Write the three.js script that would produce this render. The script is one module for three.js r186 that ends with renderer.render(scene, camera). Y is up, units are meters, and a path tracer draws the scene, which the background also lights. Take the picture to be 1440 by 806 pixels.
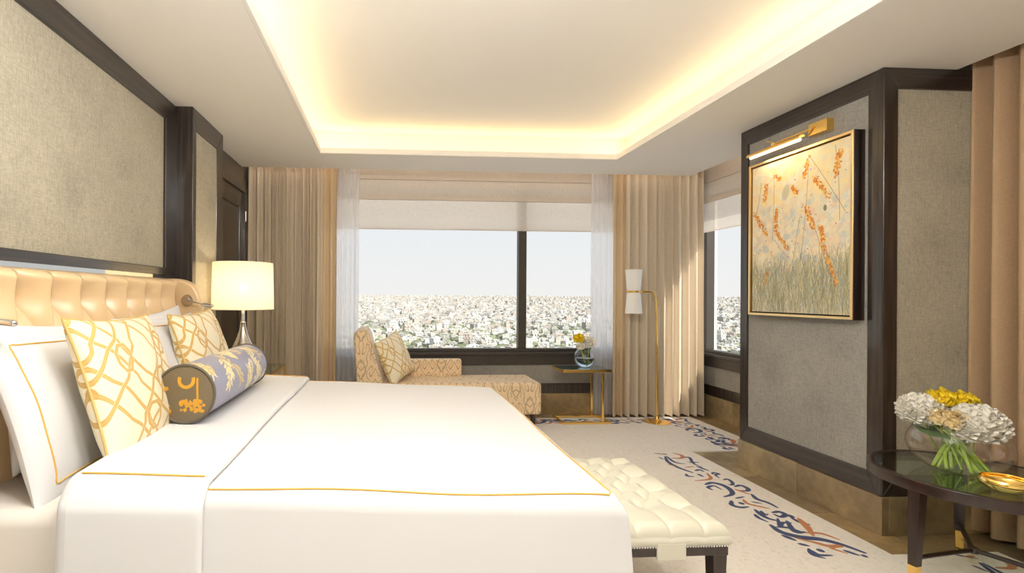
import * as THREE from 'three';
import { RoundedBoxGeometry } from 'three/addons/geometries/RoundedBoxGeometry.js';
import { mergeGeometries, toCreasedNormals } from 'three/addons/utils/BufferGeometryUtils.js';
import { RectAreaLightUniformsLib } from 'three/addons/lights/RectAreaLightUniformsLib.js';

// ---------------------------------------------------------------- camera, sky, sun, exposure
const scene = new THREE.Scene();
const renderer = new THREE.WebGLRenderer({ antialias: true });
renderer.toneMapping = THREE.LinearToneMapping;
renderer.toneMappingExposure = 1.06;
renderer.shadowMap.enabled = true;
RectAreaLightUniformsLib.init();

const camera = new THREE.PerspectiveCamera(2 * Math.atan(403 / 700) * 180 / Math.PI, 1440 / 806, 0.05, 30000);
camera.position.set(0, 1.30, 0);
camera.rotation.order = 'YXZ';
camera.rotation.set(0, -3.4 * Math.PI / 180, 0.0055);
camera.setViewOffset(1440, 806, 130, -13, 1440, 806);      // lens shift of the original frame
camera.updateProjectionMatrix();

{ // pale hazy sky
  const w = 64, h = 256, d = new Float32Array(w * h * 4);
  for (let j = 0; j < h; j++) {
    const el = Math.max(0, (j + 0.5) / h * 180 - 90);
    const t = 1 - Math.exp(-el / 22);
    const c = [0.84 - 0.16 * t, 0.84 - 0.07 * t, 0.82 + 0.06 * t];
    for (let i = 0; i < w; i++) { const k = (j * w + i) * 4; d[k] = c[0]; d[k + 1] = c[1]; d[k + 2] = c[2]; d[k + 3] = 1; }
  }
  const t = new THREE.DataTexture(d, w, h, THREE.RGBAFormat, THREE.FloatType);
  t.mapping = THREE.EquirectangularReflectionMapping; t.magFilter = THREE.LinearFilter; t.needsUpdate = true;
  scene.background = t;
}
const sun = new THREE.DirectionalLight(new THREE.Color(1, 0.96, 0.90), 5.2);
sun.position.set(10, 15, 20); sun.target.position.set(0, 0, 0);
sun.castShadow = true; sun.shadow.radius = 1.5;
Object.assign(sun.shadow.camera, { left: -12, right: 12, top: 12, bottom: -12, near: 1, far: 60 });
scene.add(sun, sun.target);

const COVE = { color: new THREE.Color(1, 0.72, 0.36), power: 16 };
const ADDED_FILL = { color: new THREE.Color(1, 0.98, 0.95), power: 2.9 };  // colour and strength of the added fill globes
const POCKET = { color: new THREE.Color(1, 0.83, 0.68), power: 11 };
const LAMP = { color: new THREE.Color(1, 0.80, 0.52), power: 0.34 };
const PICT = { color: new THREE.Color(1, 0.78, 0.46), power: 20 };

// ---------------------------------------------------------------- helpers
let seed = 12345;
const rnd = () => { seed = (seed + 0x6D2B79F5) | 0; let t = Math.imul(seed ^ (seed >>> 15), 1 | seed); t = (t + Math.imul(t ^ (t >>> 7), 61 | t)) ^ t; return ((t ^ (t >>> 14)) >>> 0) / 4294967296; };
const reseed = (n) => { seed = n; };
const rr = (a, b) => a + (b - a) * rnd();
const clamp = (x, a = 0, b = 1) => Math.min(b, Math.max(a, x));
const lerp = (a, b, t) => a + (b - a) * t;
const sstep = (a, b, x) => { const t = clamp((x - a) / (b - a)); return t * t * (3 - 2 * t); };
const V = (x, y, z) => new THREE.Vector3(x, y, z);
const hash2 = (x, y, s) => { let h = Math.imul(x, 374761393) + Math.imul(y, 668265263) + Math.imul(s, 1442695041); h = Math.imul(h ^ (h >>> 13), 1274126177); return ((h ^ (h >>> 16)) >>> 0) / 4294967296; };
// tileable value noise: u, v in 0..1, p cells a side
function vn(u, v, px, py, s) {
  const x = u * px, y = v * py, xi = Math.floor(x), yi = Math.floor(y), fx = x - xi, fy = y - yi;
  const w = (a, n) => ((a % n) + n) % n, sx = fx * fx * (3 - 2 * fx), sy = fy * fy * (3 - 2 * fy);
  const a = hash2(w(xi, px), w(yi, py), s), b = hash2(w(xi + 1, px), w(yi, py), s), c = hash2(w(xi, px), w(yi + 1, py), s), d = hash2(w(xi + 1, px), w(yi + 1, py), s);
  return lerp(lerp(a, b, sx), lerp(c, d, sx), sy);
}
const fbm = (u, v, p, s, o = 4) => { let t = 0, a = 0.5, n = 0; for (let i = 0; i < o; i++) { t += a * vn(u, v, p << i, p << i, s + i); n += a; a *= 0.5; } return t / n; };

function tex(w, h, fn, srgb = true) {
  const d = new Uint8Array(w * h * 4);
  for (let j = 0; j < h; j++) for (let i = 0; i < w; i++) {
    const c = fn((i + 0.5) / w, (j + 0.5) / h), k = (j * w + i) * 4;
    if (typeof c === 'number') { d[k] = d[k + 1] = d[k + 2] = clamp(c) * 255; } else { d[k] = clamp(c[0] / 255) * 255; d[k + 1] = clamp(c[1] / 255) * 255; d[k + 2] = clamp(c[2] / 255) * 255; }
    d[k + 3] = 255;
  }
  const t = new THREE.DataTexture(d, w, h);
  t.wrapS = t.wrapT = THREE.RepeatWrapping; t.magFilter = THREE.LinearFilter; t.minFilter = THREE.LinearMipmapLinearFilter; t.generateMipmaps = true;
  if (srgb) t.colorSpace = THREE.SRGBColorSpace;
  t.needsUpdate = true; return t;
}
function canvasTex(w, h, draw) {
  const c = document.createElement('canvas'); c.width = w; c.height = h;
  draw(c.getContext('2d'), w, h);
  const t = new THREE.CanvasTexture(c); t.colorSpace = THREE.SRGBColorSpace; t.wrapS = t.wrapT = THREE.RepeatWrapping; t.magFilter = THREE.LinearFilter; return t;
}
const rep = (t, sx, sy = sx) => { const c = t.clone(); c.repeat.set(sx, sy); c.needsUpdate = true; return c; };

// uv in metres by the way each face points
function boxUV(g, rot = false) {
  if (g.index) g = g.toNonIndexed();
  const p = g.attributes.position, uv = new Float32Array(p.count * 2), a = V(), b = V(), c = V(), n = V();
  for (let i = 0; i < p.count; i += 3) {
    a.fromBufferAttribute(p, i); b.fromBufferAttribute(p, i + 1); c.fromBufferAttribute(p, i + 2);
    n.copy(b).sub(a).cross(c.clone().sub(a));
    const x = Math.abs(n.x), y = Math.abs(n.y), z = Math.abs(n.z);
    [a, b, c].forEach((q, k) => {
      let u, v;
      if (x >= y && x >= z) { u = q.z; v = q.y; } else if (y >= z) { u = q.x; v = q.z; } else { u = q.x; v = q.y; }
      if (rot) [u, v] = [v, u];
      uv[(i + k) * 2] = u; uv[(i + k) * 2 + 1] = v;
    });
  }
  g.setAttribute('uv', new THREE.BufferAttribute(uv, 2)); return g;
}
const box = (x0, x1, y0, y1, z0, z1, r = 0, rot = false) => {
  const w = Math.abs(x1 - x0), h = Math.abs(y1 - y0), d = Math.abs(z1 - z0);
  const g = r ? new RoundedBoxGeometry(w, h, d, 2, Math.min(r, w / 2.01, h / 2.01, d / 2.01)) : new THREE.BoxGeometry(w, h, d);
  g.translate((x0 + x1) / 2, (y0 + y1) / 2, (z0 + z1) / 2); return boxUV(g, rot);
};
const strip = (g) => { let q = g.index ? g.toNonIndexed() : g; for (const k of Object.keys(q.attributes)) if (!['position', 'normal', 'uv'].includes(k)) q.deleteAttribute(k); if (!q.attributes.uv) q.setAttribute('uv', new THREE.BufferAttribute(new Float32Array(q.attributes.position.count * 2), 2)); return q; };
const merge = (list) => mergeGeometries(list.map(strip));
const tube = (pts, r, seg = 32, rad = 8, closed = false) => new THREE.TubeGeometry(new THREE.CatmullRomCurve3(pts, closed, 'centripetal'), seg, r, rad, closed);
const lathe = (pts, seg = 40) => new THREE.LatheGeometry(pts.map(([x, y]) => new THREE.Vector2(x, y)), seg);
const rod = (a, b, r, seg = 10) => { const d = b.clone().sub(a), g = new THREE.CylinderGeometry(r, r, d.length(), seg); g.applyQuaternion(new THREE.Quaternion().setFromUnitVectors(V(0, 1, 0), d.normalize())); g.translate((a.x + b.x) / 2, (a.y + b.y) / 2, (a.z + b.z) / 2); return g; };
// smooth catmull-rom lathe profile
const latheS = (pts, n = 40, seg = 48) => new THREE.LatheGeometry(new THREE.SplineCurve(pts.map(([x, y]) => new THREE.Vector2(x, y))).getPoints(n), seg);
// grid surface from fn(u, v) -> Vector3, uv from fuv
function grid(nu, nv, fn, fuv, flip = false) {
  const pos = [], uv = [], idx = [];
  for (let j = 0; j <= nv; j++) for (let i = 0; i <= nu; i++) { const p = fn(i / nu, j / nv); pos.push(p.x, p.y, p.z); const q = fuv ? fuv(i / nu, j / nv) : [i / nu, j / nv]; uv.push(q[0], q[1]); }
  for (let j = 0; j < nv; j++) for (let i = 0; i < nu; i++) { const a = j * (nu + 1) + i, b = a + 1, c = a + nu + 1, d = c + 1; flip ? idx.push(a, c, b, b, c, d) : idx.push(a, b, c, b, d, c); }
  const g = new THREE.BufferGeometry(); g.setAttribute('position', new THREE.Float32BufferAttribute(pos, 3)); g.setAttribute('uv', new THREE.Float32BufferAttribute(uv, 2)); g.setIndex(idx); g.computeVertexNormals(); return g;
}
const taken = {};
const numbered = (n) => { const k = taken[n] = (taken[n] ?? -1) + 1; return k ? n + '_' + String(k).padStart(3, '0') : n; };
const shade = (m) => { m.castShadow = m.receiveShadow = true; return m; };
function thing(name, label, category, pos = [0, 0, 0], turn = 0, group) {
  const o = new THREE.Group(); o.name = numbered(name); o.position.set(...pos); o.rotation.y = turn; scene.add(o);
  o.userData = { label, category }; if (group) o.userData.group = group; return o;
}
function part(parent, name, geo, mat, label) { const m = shade(new THREE.Mesh(geo, mat)); m.name = name; if (label) m.userData.label = label; parent.add(m); return m; }
function one(name, geo, mat, label, category, pos = [0, 0, 0], turn = 0, group) {
  const m = shade(new THREE.Mesh(geo, mat)); m.name = numbered(name); m.position.set(...pos); m.rotation.y = turn; m.userData = { label, category }; if (group) m.userData.group = group; scene.add(m); return m;
}
function struct(name, geo, mat, label) { const m = geo ? shade(new THREE.Mesh(geo, mat)) : new THREE.Group(); m.name = name; m.userData = { kind: 'structure', category: name.split('_')[0] }; m.userData.label = label; scene.add(m); return m; }
// four mitred bars round an opening, in the XY plane, depth along +z; W x H outer; l r t b bar widths
function mitred(W, H, l, r, t, b, depth, bev = 0.006) {
  const q = (pts, rot) => { const s = new THREE.Shape(pts.map(([x, y]) => new THREE.Vector2(x, y))); const g = new THREE.ExtrudeGeometry(s, { depth: depth - bev, bevelEnabled: true, bevelThickness: bev, bevelSize: bev * 0.8, bevelOffset: -bev * 0.8, bevelSegments: 2 }); return boxUV(g, rot); };
  return { left: q([[0, 0], [l, b], [l, H - t], [0, H]]), right: q([[W, 0], [W, H], [W - r, H - t], [W - r, b]]), top: q([[0, H], [l, H - t], [W - r, H - t], [W, H]], true), bottom: q([[0, 0], [W, 0], [W - r, b], [l, b]], true) };
}

// ---------------------------------------------------------------- materials
const std = (o) => new THREE.MeshPhysicalMaterial({ roughness: 0.6, ...o });
const S = (r, g, b) => new THREE.Color().setRGB(r / 255, g / 255, b / 255, THREE.SRGBColorSpace);

const linenTex = tex(1024, 1024, (u, v) => {           // 1 m of slubby woven wall cloth
  const warp = vn(u, v, 400, 60, 3), weft = vn(u, v, 60, 400, 4), cloud = fbm(u, v, 5, 9, 3), slub = vn(u, v, 200, 18, 21);
  const k = 0.92 + 0.10 * (warp - 0.5) + 0.10 * (weft - 0.5) + 0.12 * (cloud - 0.5) + (slub > 0.84 ? -0.05 : 0);
  return [192 * k, 184 * k, 163 * k];
});
const linenBump = tex(512, 512, (u, v) => 0.5 * vn(u, v, 256, 20, 3) + 0.5 * vn(u, v, 20, 256, 4), false);
const woodTex = tex(512, 1024, (u, v) => {             // dark stained veneer, grain along v
  const g = vn(u + 0.02 * fbm(u, v, 4, 5, 3), v, 90, 3, 11), f = vn(u, v, 220, 8, 12), c = fbm(u, v, 3, 7, 3);
  const k = 0.55 + 0.55 * g + 0.25 * (f - 0.5) + 0.5 * (c - 0.5);
  return [53 * k + 8, 43 * k + 7, 38 * k + 6];
});
const stoneTex = tex(1024, 1024, (u, v) => {           // brown limestone
  const a = fbm(u + 0.06 * fbm(u, v, 6, 77, 3), v, 4, 31, 6), b = fbm(u, v, 24, 41, 4), vein = Math.abs(fbm(u, v, 5, 61, 5) - 0.5);
  const k = 0.62 + 0.5 * a + 0.22 * (b - 0.5) + (vein < 0.006 ? 0.05 : 0);
  return [184 * k, 162 * k, 122 * k];
});
const grainTex = tex(512, 512, (u, v) => 0.5 + 0.35 * (vn(u, v, 256, 256, 2) - 0.5) + 0.4 * (vn(u, v, 128, 128, 5) - 0.5), false);
const clothTex = (r, g, b, amt = 0.1) => tex(512, 512, (u, v) => { const k = 1 - amt / 2 + amt * (0.5 * vn(u, v, 256, 64, 3) + 0.5 * vn(u, v, 64, 256, 4)); return [r * k, g * k, b * k]; });
const silkTex = clothTex(222, 207, 184, 0.12);

const M = {
  plaster: std({ color: S(246, 243, 237), roughness: 0.9, bumpMap: rep(grainTex, 2), bumpScale: 0.0006 }),
  linen: std({ map: linenTex, bumpMap: rep(linenBump, 2), bumpScale: 0.0008, roughness: 0.85 }),
  linenGloss: std({ map: linenTex, roughness: 0.8, clearcoat: 1, clearcoatRoughness: 0.02 }),
  linenGrey: std({ map: linenTex, color: S(222, 226, 242), bumpMap: rep(linenBump, 2), bumpScale: 0.0008, roughness: 0.85 }),
  wood: std({ map: woodTex, roughness: 0.32, clearcoat: 0.6, clearcoatRoughness: 0.12 }),
  woodRed: std({ map: woodTex, color: S(196, 142, 128), roughness: 0.35, clearcoat: 0.5, clearcoatRoughness: 0.15 }),
  frameMetal: std({ color: S(72, 66, 60), roughness: 0.45, metalness: 0.3 }),
  mirror: std({ color: S(205, 205, 202), metalness: 1, roughness: 0.03 }),
  stone: std({ map: stoneTex, roughness: 0.28, clearcoat: 0.25, clearcoatRoughness: 0.1 }),
  stoneDark: std({ map: stoneTex, color: S(232, 226, 222), roughness: 0.28, clearcoat: 0.25, clearcoatRoughness: 0.1 }),
  stoneWarm: std({ map: stoneTex, color: S(255, 244, 226), roughness: 0.3, clearcoat: 0.25, clearcoatRoughness: 0.1 }),
  grout: std({ color: S(108, 92, 66), roughness: 0.9 }),
  gold: std({ color: new THREE.Color(1.0, 0.68, 0.22), metalness: 1, roughness: 0.14 }),
  goldSoft: std({ color: new THREE.Color(0.90, 0.66, 0.34), metalness: 1, roughness: 0.32 }),
  chrome: std({ color: S(220, 220, 222), metalness: 1, roughness: 0.08 }),
  mercury: std({ color: S(205, 200, 196), metalness: 1, roughness: 0.05 }),
  pane: std({ color: 0xffffff, specularIntensity: 0.04, transmission: 1, thickness: 0, roughness: 0.0, ior: 1.5 }),
  glass: std({ color: 0xffffff, transmission: 1, thickness: 0, roughness: 0.0, ior: 1.45 }),
  tableGlass: std({ color: S(226, 240, 234), transmission: 1, thickness: 0, roughness: 0.0, ior: 1.6 }),
  tealGlass: std({ color: S(18, 92, 92), roughness: 0.06, clearcoat: 1, clearcoatRoughness: 0.02 }),
  linenBed: std({ color: S(228, 228, 229), roughness: 0.75, sheen: 0.3, sheenRoughness: 0.6, sheenColor: S(255, 255, 255), bumpMap: rep(grainTex, 8), bumpScale: 0.0002 }),
  sheet: std({ color: S(232, 226, 218), roughness: 0.8, bumpMap: rep(grainTex, 8), bumpScale: 0.0002 }),
  goldThread: std({ color: S(224, 176, 84), roughness: 0.55, sheen: 0.3 }),
  bedBase: std({ map: rep(clothTex(205, 186, 158), 2), roughness: 0.85 }),
  leatherGold: std({ color: S(222, 192, 148), roughness: 0.3, clearcoat: 0.4, clearcoatRoughness: 0.25, bumpMap: rep(grainTex, 6), bumpScale: 0.0002 }),
  leatherCream: std({ color: S(216, 213, 194), roughness: 0.36, clearcoat: 0.2, clearcoatRoughness: 0.35, bumpMap: rep(grainTex, 6), bumpScale: 0.0002 }),
  drape: std({ map: rep(silkTex, 3), roughness: 0.6, sheen: 0.12, sheenRoughness: 0.5, sheenColor: S(255, 240, 215), transmission: 0.06, thickness: 0, side: THREE.DoubleSide }),
  drapeDense: std({ map: rep(clothTex(182, 152, 118, 0.12), 3), roughness: 0.7, sheen: 0.3, sheenRoughness: 0.5, sheenColor: S(255, 230, 200), side: THREE.DoubleSide }),
  drapeLining: std({ map: rep(clothTex(216, 190, 152, 0.1), 3), roughness: 0.6, sheen: 0.3, sheenColor: S(255, 230, 200), transmission: 0.2, thickness: 0, side: THREE.DoubleSide }),
  sheer: std({ color: S(250, 250, 252), roughness: 0.86, transmission: 0.75, thickness: 0, ior: 1.1, side: THREE.DoubleSide }),
  blind: std({ map: rep(clothTex(240, 232, 222, 0.1), 2), roughness: 0.85, transmission: 0.55, thickness: 0, ior: 1.1, side: THREE.DoubleSide }),
  shade: std({ color: S(250, 242, 222), roughness: 0.95, transmission: 0.5, thickness: 0, ior: 1.1, side: THREE.DoubleSide }),
  shadeWhite: std({ color: S(250, 249, 246), roughness: 0.6, side: THREE.DoubleSide }),
  black: std({ color: S(30, 27, 25), roughness: 0.5 }),
};

const at = (g, ry, x, y, z) => { g = g.clone(); if (ry) g.rotateY(ry); g.translate(x, y, z); return g; };
const HP = Math.PI / 2;

// ---------------------------------------------------------------- the room shell
const SOF = 2.57, CEIL = 2.80, XL = -1.47, XR = 3.50, ZB = -5.40, ZR = 1.70;

// floor: slab with limestone tiles round the carpet
const floor = struct('floor', box(XL - 0.15, XR + 0.15, -0.12, -0.012, ZB - 0.15, ZR + 0.15), M.grout, 'brown polished limestone floor around the carpet');
{
  const mats = [M.stone, M.stoneDark, M.stoneWarm]; let k = 0;
  const row = (x0, x1, z0, z1, alongZ, len) => {
    const a0 = alongZ ? z0 : x0, a1 = alongZ ? z1 : x1, n = Math.max(1, Math.round((a1 - a0) / len));
    for (let i = 0; i < n; i++) {
      const p = lerp(a0, a1, i / n) + 0.0015, q = lerp(a0, a1, (i + 1) / n) - 0.0015;
      const g = alongZ ? box(x0 + 0.0015, x1 - 0.0015, -0.012, 0, p, q) : box(p, q, -0.012, 0, z0 + 0.0015, z1 - 0.0015);
      const uv = g.attributes.uv; for (let m = 0; m < uv.count; m++) uv.setXY(m, uv.getX(m) + k * 0.37, uv.getY(m) + k * 0.61);
      part(floor, 'tile', g, mats[k++ % 3]);
    }
  };
  row(2.40, 2.76, -4.06, -2.26, true, 0.60);
  row(2.76, 3.50, -4.06, -3.66, false, 0.55);
  row(2.76, 3.50, -2.64, -2.26, false, 0.55);
  row(3.10, 3.50, -5.10, -4.06, true, 0.52);
  row(XL, 3.50, -5.40, -5.10, false, 0.60);
  row(3.00, 3.50, -2.26, 1.7, true, 0.60);
}

// ceiling with a recessed tray and a light trough all round it
const TX0 = -0.625, TX1 = 2.09, TZ0 = -4.49, TZ1 = -0.75, TR = 0.16, PZ = -5.03, PX = 3.13;
const ceiling = struct('ceiling', box(XL - 0.15, XR + 0.15, CEIL, CEIL + 0.14, ZB - 0.15, ZR + 0.15), M.plaster, 'cream plaster ceiling with a recessed lit tray');
{
  const s0 = SOF, s1 = SOF + 0.02;
  const sof = merge([
    box(XL - 0.12, TX0 - 0.022, s0, s1, PZ, ZR), box(TX1 + 0.022, PX, s0, s1, PZ, ZR), box(TX0 - 0.022, TX1 + 0.022, s0, s1, PZ, TZ0 - 0.022), box(TX0 - 0.022, TX1 + 0.022, s0, s1, TZ1 + 0.022, ZR),
    box(XL - 0.12, PX, s1, CEIL, PZ, PZ + 0.02), box(PX - 0.02, PX, s1, CEIL, PZ, ZR),   // pocket fascias
  ]);
  part(ceiling, 'soffit', sof, M.plaster);
  const l0 = s0, l1 = s0 + 0.052;
  part(ceiling, 'tray_lip', box(TX0 - 0.022, TX0, l0, l1, TZ0, TZ1, 0.004), M.plaster);
  part(ceiling, 'tray_lip', box(TX1, TX1 + 0.022, l0, l1, TZ0, TZ1, 0.004), M.plaster);
  part(ceiling, 'tray_lip', box(TX0 - 0.022, TX1 + 0.022, l0, l1, TZ0 - 0.022, TZ0, 0.004), M.plaster);
  part(ceiling, 'tray_lip', box(TX0 - 0.022, TX1 + 0.022, l0, l1, TZ1, TZ1 + 0.022, 0.004), M.plaster);
  part(ceiling, 'trough_wall', merge([box(TX0 - TR - 0.02, TX0 - TR, s1, CEIL, TZ0 - TR, TZ1 + TR), box(TX1 + TR, TX1 + TR + 0.02, s1, CEIL, TZ0 - TR, TZ1 + TR), box(TX0 - TR, TX1 + TR, s1, CEIL, TZ0 - TR - 0.02, TZ0 - TR), box(TX0 - TR, TX1 + TR, s1, CEIL, TZ1 + TR, TZ1 + TR + 0.02)]), M.plaster);
}
{ // LED strips in the trough
  const glow = new THREE.MeshStandardMaterial({ color: 0x222222, emissive: COVE.color, emissiveIntensity: 2 });
  const y = SOF + 0.021;
  const led = (cx, cz, len, alongX, inward, label) => {
    const t = one('cove_light_strip', alongX ? box(-len / 2, len / 2, 0, 0.006, -0.006, 0.006) : box(-0.006, 0.006, 0, 0.006, -len / 2, len / 2), glow, label, 'light', [cx, y, cz], 0);
    const l = new THREE.RectAreaLight(COVE.color, COVE.power, alongX ? len : 0.03, alongX ? 0.03 : len), k = 1.28;
    l.position.set(cx, y + 0.024, cz);
    if (alongX) l.rotation.x = HP + inward * k; else { l.rotation.order = 'ZXY'; l.rotation.set(HP, 0, -inward * k); }
    scene.add(l);
    return t;
  };
  led(TX0 - 0.115, (TZ0 + TZ1) / 2, TZ1 - TZ0 + 0.1, false, 1, 'warm light strip in the ceiling trough on the bed side');
  led(TX1 + 0.115, (TZ0 + TZ1) / 2, TZ1 - TZ0 + 0.1, false, -1, 'warm light strip in the ceiling trough on the painting side');
  led((TX0 + TX1) / 2, TZ0 - 0.115, TX1 - TX0 + 0.1, true, 1, 'warm light strip in the ceiling trough on the window side');
  led((TX0 + TX1) / 2, TZ1 + 0.115, TX1 - TX0 + 0.1, true, -1, 'unseen warm light strip in the ceiling trough farthest from the windows');  // out of view; trough end placed to limit light near the pier
}
{ // unseen strips in the curtain pocket, placed to warm the curtains and blinds
  const glow = new THREE.MeshStandardMaterial({ color: 0x222222, emissive: POCKET.color, emissiveIntensity: 2 });
  const strip1 = (x0, x1, z0, z1, label) => {
    const w = x1 - x0, d = z1 - z0, cx = (x0 + x1) / 2, cz = (z0 + z1) / 2;
    one('unseen_pocket_strip', box(-w / 2, w / 2, 0, 0.006, -d / 2, d / 2), glow, label, 'light', [cx, CEIL - 0.0065, cz]);
    const l = new THREE.RectAreaLight(POCKET.color, POCKET.power, w, d); l.position.set(cx, CEIL - 0.012, cz); l.rotation.x = -HP; scene.add(l);
  };
  strip1(XL + 0.05, PX, -5.085, -5.065, 'warm light strip out of view, lighting the curtains of the wide window');
  strip1(3.165, 3.185, -5.0, -3.75, 'warm light strip out of view, lighting the blind of the corner window');
}
{ // added globe lamps, out of view, fill light for the bed, ceiling and curtains
  const glow = new THREE.MeshStandardMaterial({ color: 0xf4f0e8, emissive: ADDED_FILL.color, emissiveIntensity: 3 });
  const capG = lathe([[0.0, 0], [0.05, 0], [0.05, -0.02], [0, -0.022]], 32), globeG = new THREE.SphereGeometry(0.075, 32, 22);
  for (const x of [-0.5, 0.1, 0.7]) {
    const t = thing('added_globe_lamp', 'added globe lamp on a rod, out of view, fill light for bed and ceiling', 'light', [x, CEIL, -0.9], 0, 'added globe lamps out of view');
    part(t, 'ceiling_cap', capG, M.goldSoft);
    part(t, 'rod', rod(V(0, -0.02, 0), V(0, -0.36, 0), 0.006), M.goldSoft);
    const g = part(t, 'globe', globeG, glow, 'glowing globe of the added lamp'); g.position.y = -0.42;
    const l = new THREE.PointLight(ADDED_FILL.color, ADDED_FILL.power, 0, 2);
    l.position.set(x, CEIL - 0.42, -0.9); l.castShadow = true; l.shadow.radius = 3.6; scene.add(l);
  }
}

// left wall: cloth panel in a dark frame over a mirror band, then a projecting pier, then a door
{
  const w = struct('wall_left', box(XL - 0.15, XL, 0, CEIL, ZB - 0.15, ZR + 0.15), M.wood, 'left wall of beige woven cloth framed in dark glossy wood behind the bed');
  const z0 = 1.0, z1 = -3.46, W = z0 - z1;
  part(w, 'cloth_panel', box(XL, XL + 0.004, 1.44, 2.48, z1 + 0.1, z0), M.linen);
  const f = mitred(W, SOF - 1.425, 0.1, 0.15, 0.13, 0.048, 0.022);
  for (const k of ['left', 'right', 'top', 'bottom']) part(w, 'frame_bar', at(f[k], HP, XL, 1.425, z0), M.wood);
  part(w, 'mirror_band', box(XL, XL + 0.005, 0.35, 1.425, -3.30, z0), M.mirror);
  part(w, 'frame_bar', box(XL, XL + 0.022, 0, 1.425, -3.46, -3.30, 0.004), M.wood);
}
{
  const X = -1.335, za = -3.45, zb = -4.055, w = struct('wall_left_pier', box(XL - 0.02, X - 0.02, 0, SOF, zb, za), M.wood, 'narrow projecting pier of glazed beige cloth in dark wood beside the bed');
  part(w, 'cloth_panel', box(X - 0.02, X - 0.006, 0.28, 2.46, zb + 0.02, za - 0.02), M.linenGloss);
  const f = mitred(za - zb, SOF - 0.21, 0.065, 0.13, 0.15, 0.1, 0.02);
  for (const k of ['left', 'right', 'top', 'bottom']) part(w, 'frame_bar', at(f[k], HP, X - 0.02, 0.21, za), M.wood);
  part(w, 'plinth', box(XL, X + 0.004, 0, 0.21, zb, za, 0.003), M.stone);
}
{ // dark door on the left wall between pier and curtains
  const d = struct('door_1', box(XL, XL + 0.012, 0, 2.30, -4.98, -4.14), M.wood, 'dark glossy wood door with raised panels between pier and curtains');
  const X = XL + 0.012;
  const f = mitred(0.84, 2.30, 0.11, 0.11, 0.16, 0.2, 0.018);
  for (const k of ['left', 'right', 'top', 'bottom']) part(d, 'stile', at(f[k], HP, X - 0.004, 0, -4.14), M.wood);
  for (const y of [0.25, 1.15, 1.25]) part(d, 'panel', box(X, X + 0.008, y, y === 0.25 ? 1.1 : y === 1.15 ? 1.2 : 2.1, -4.85, -4.27, 0.004), M.wood);
  part(d, 'head_casing', box(XL, XL + 0.045, 2.30, 2.36, -5.05, -4.08, 0.006), M.wood);
  part(d, 'head_casing', box(XL, XL + 0.03, 2.36, 2.44, -5.05, -4.08, 0.006), M.wood);
  part(d, 'jamb', box(XL, XL + 0.045, 0, 2.30, -5.06, -4.98, 0.006), M.wood);
  part(d, 'jamb', box(XL, XL + 0.045, 0, 2.30, -4.14, -4.07, 0.006), M.wood);
  for (const y of [0.3, 2.02]) part(d, 'hinge', rod(V(XL + 0.05, y, -4.985), V(XL + 0.05, y + 0.1, -4.985), 0.008), M.chrome, 'chrome hinge');
}

// back wall with the wide window
const WY0 = 0.725, WY1 = 2.46, BX0 = -0.85, BX1 = 3.02;
function lowWall(parent, along, a0, a1, face, slabs) {   // plinth slabs, rail, cloth band and sill under a window
  const B = (p, q, y0, y1, out, r = 0) => along === 'x' ? box(p, q, y0, y1, face - 0.02, face + out, r) : box(face - out, face + 0.02, y0, y1, p, q, r);
  for (let i = 0; i < slabs; i++) part(parent, 'plinth_slab', B(lerp(a0, a1, i / slabs) + 0.001, lerp(a0, a1, (i + 1) / slabs) - 0.001, 0, 0.235, 0.03, 0.003), [M.stone, M.stoneDark, M.stoneWarm][i % 3]);
  part(parent, 'rail', B(a0, a1, 0.235, 0.345, 0.022, 0.004), M.wood);
  part(parent, 'cloth_band', B(a0, a1, 0.345, 0.55, 0.012), M.linenGrey);
  part(parent, 'sill_board', B(a0, a1, 0.55, 0.655, 0.03, 0.004), M.frameMetal);
  part(parent, 'sill_ledge', B(a0, a1, 0.655, 0.69, 0.05, 0.006), M.frameMetal);
}
{
  const w = struct('wall_back', merge([box(XL - 0.15, XR + 0.15, 0, 0.69, ZB - 0.15, ZB), box(XL - 0.15, XR + 0.15, WY1, CEIL, ZB - 0.15, ZB), box(XL - 0.15, BX0, 0.69, WY1, ZB - 0.15, ZB), box(BX1, XR + 0.15, 0.69, WY1, ZB - 0.15, ZB)]), M.plaster, 'window wall with stone plinth, dark rail and grey cloth band');
  lowWall(w, 'x', XL, XR, ZB, 8);
  const n = struct('window_1', null, null, 'wide dark framed window looking over the city');
  const zf = ZB - 0.02;
  part(n, 'frame_sill', box(BX0, BX1, 0.69, WY0, ZB - 0.09, zf + 0.02, 0.005), M.frameMetal);
  part(n, 'frame_head', box(BX0, BX1, WY1 - 0.05, WY1, ZB - 0.09, zf + 0.02, 0.005), M.frameMetal);
  part(n, 'frame_side', box(BX0, BX0 + 0.05, WY0, WY1 - 0.05, ZB - 0.09, zf + 0.02, 0.005), M.frameMetal);
  part(n, 'frame_side', box(BX1 - 0.05, BX1, WY0, WY1 - 0.05, ZB - 0.09, zf + 0.02, 0.005), M.frameMetal);
  part(n, 'mullion', box(1.412, 1.500, WY0, WY1 - 0.05, ZB - 0.09, zf + 0.02, 0.006), M.frameMetal);
  part(n, 'pane', box(BX0 + 0.05, 1.412, WY0, WY1 - 0.05, ZB - 0.06, ZB - 0.059), M.pane);
  part(n, 'pane', box(1.500, BX1 - 0.05, WY0, WY1 - 0.05, ZB - 0.06, ZB - 0.059), M.pane);
}
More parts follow.
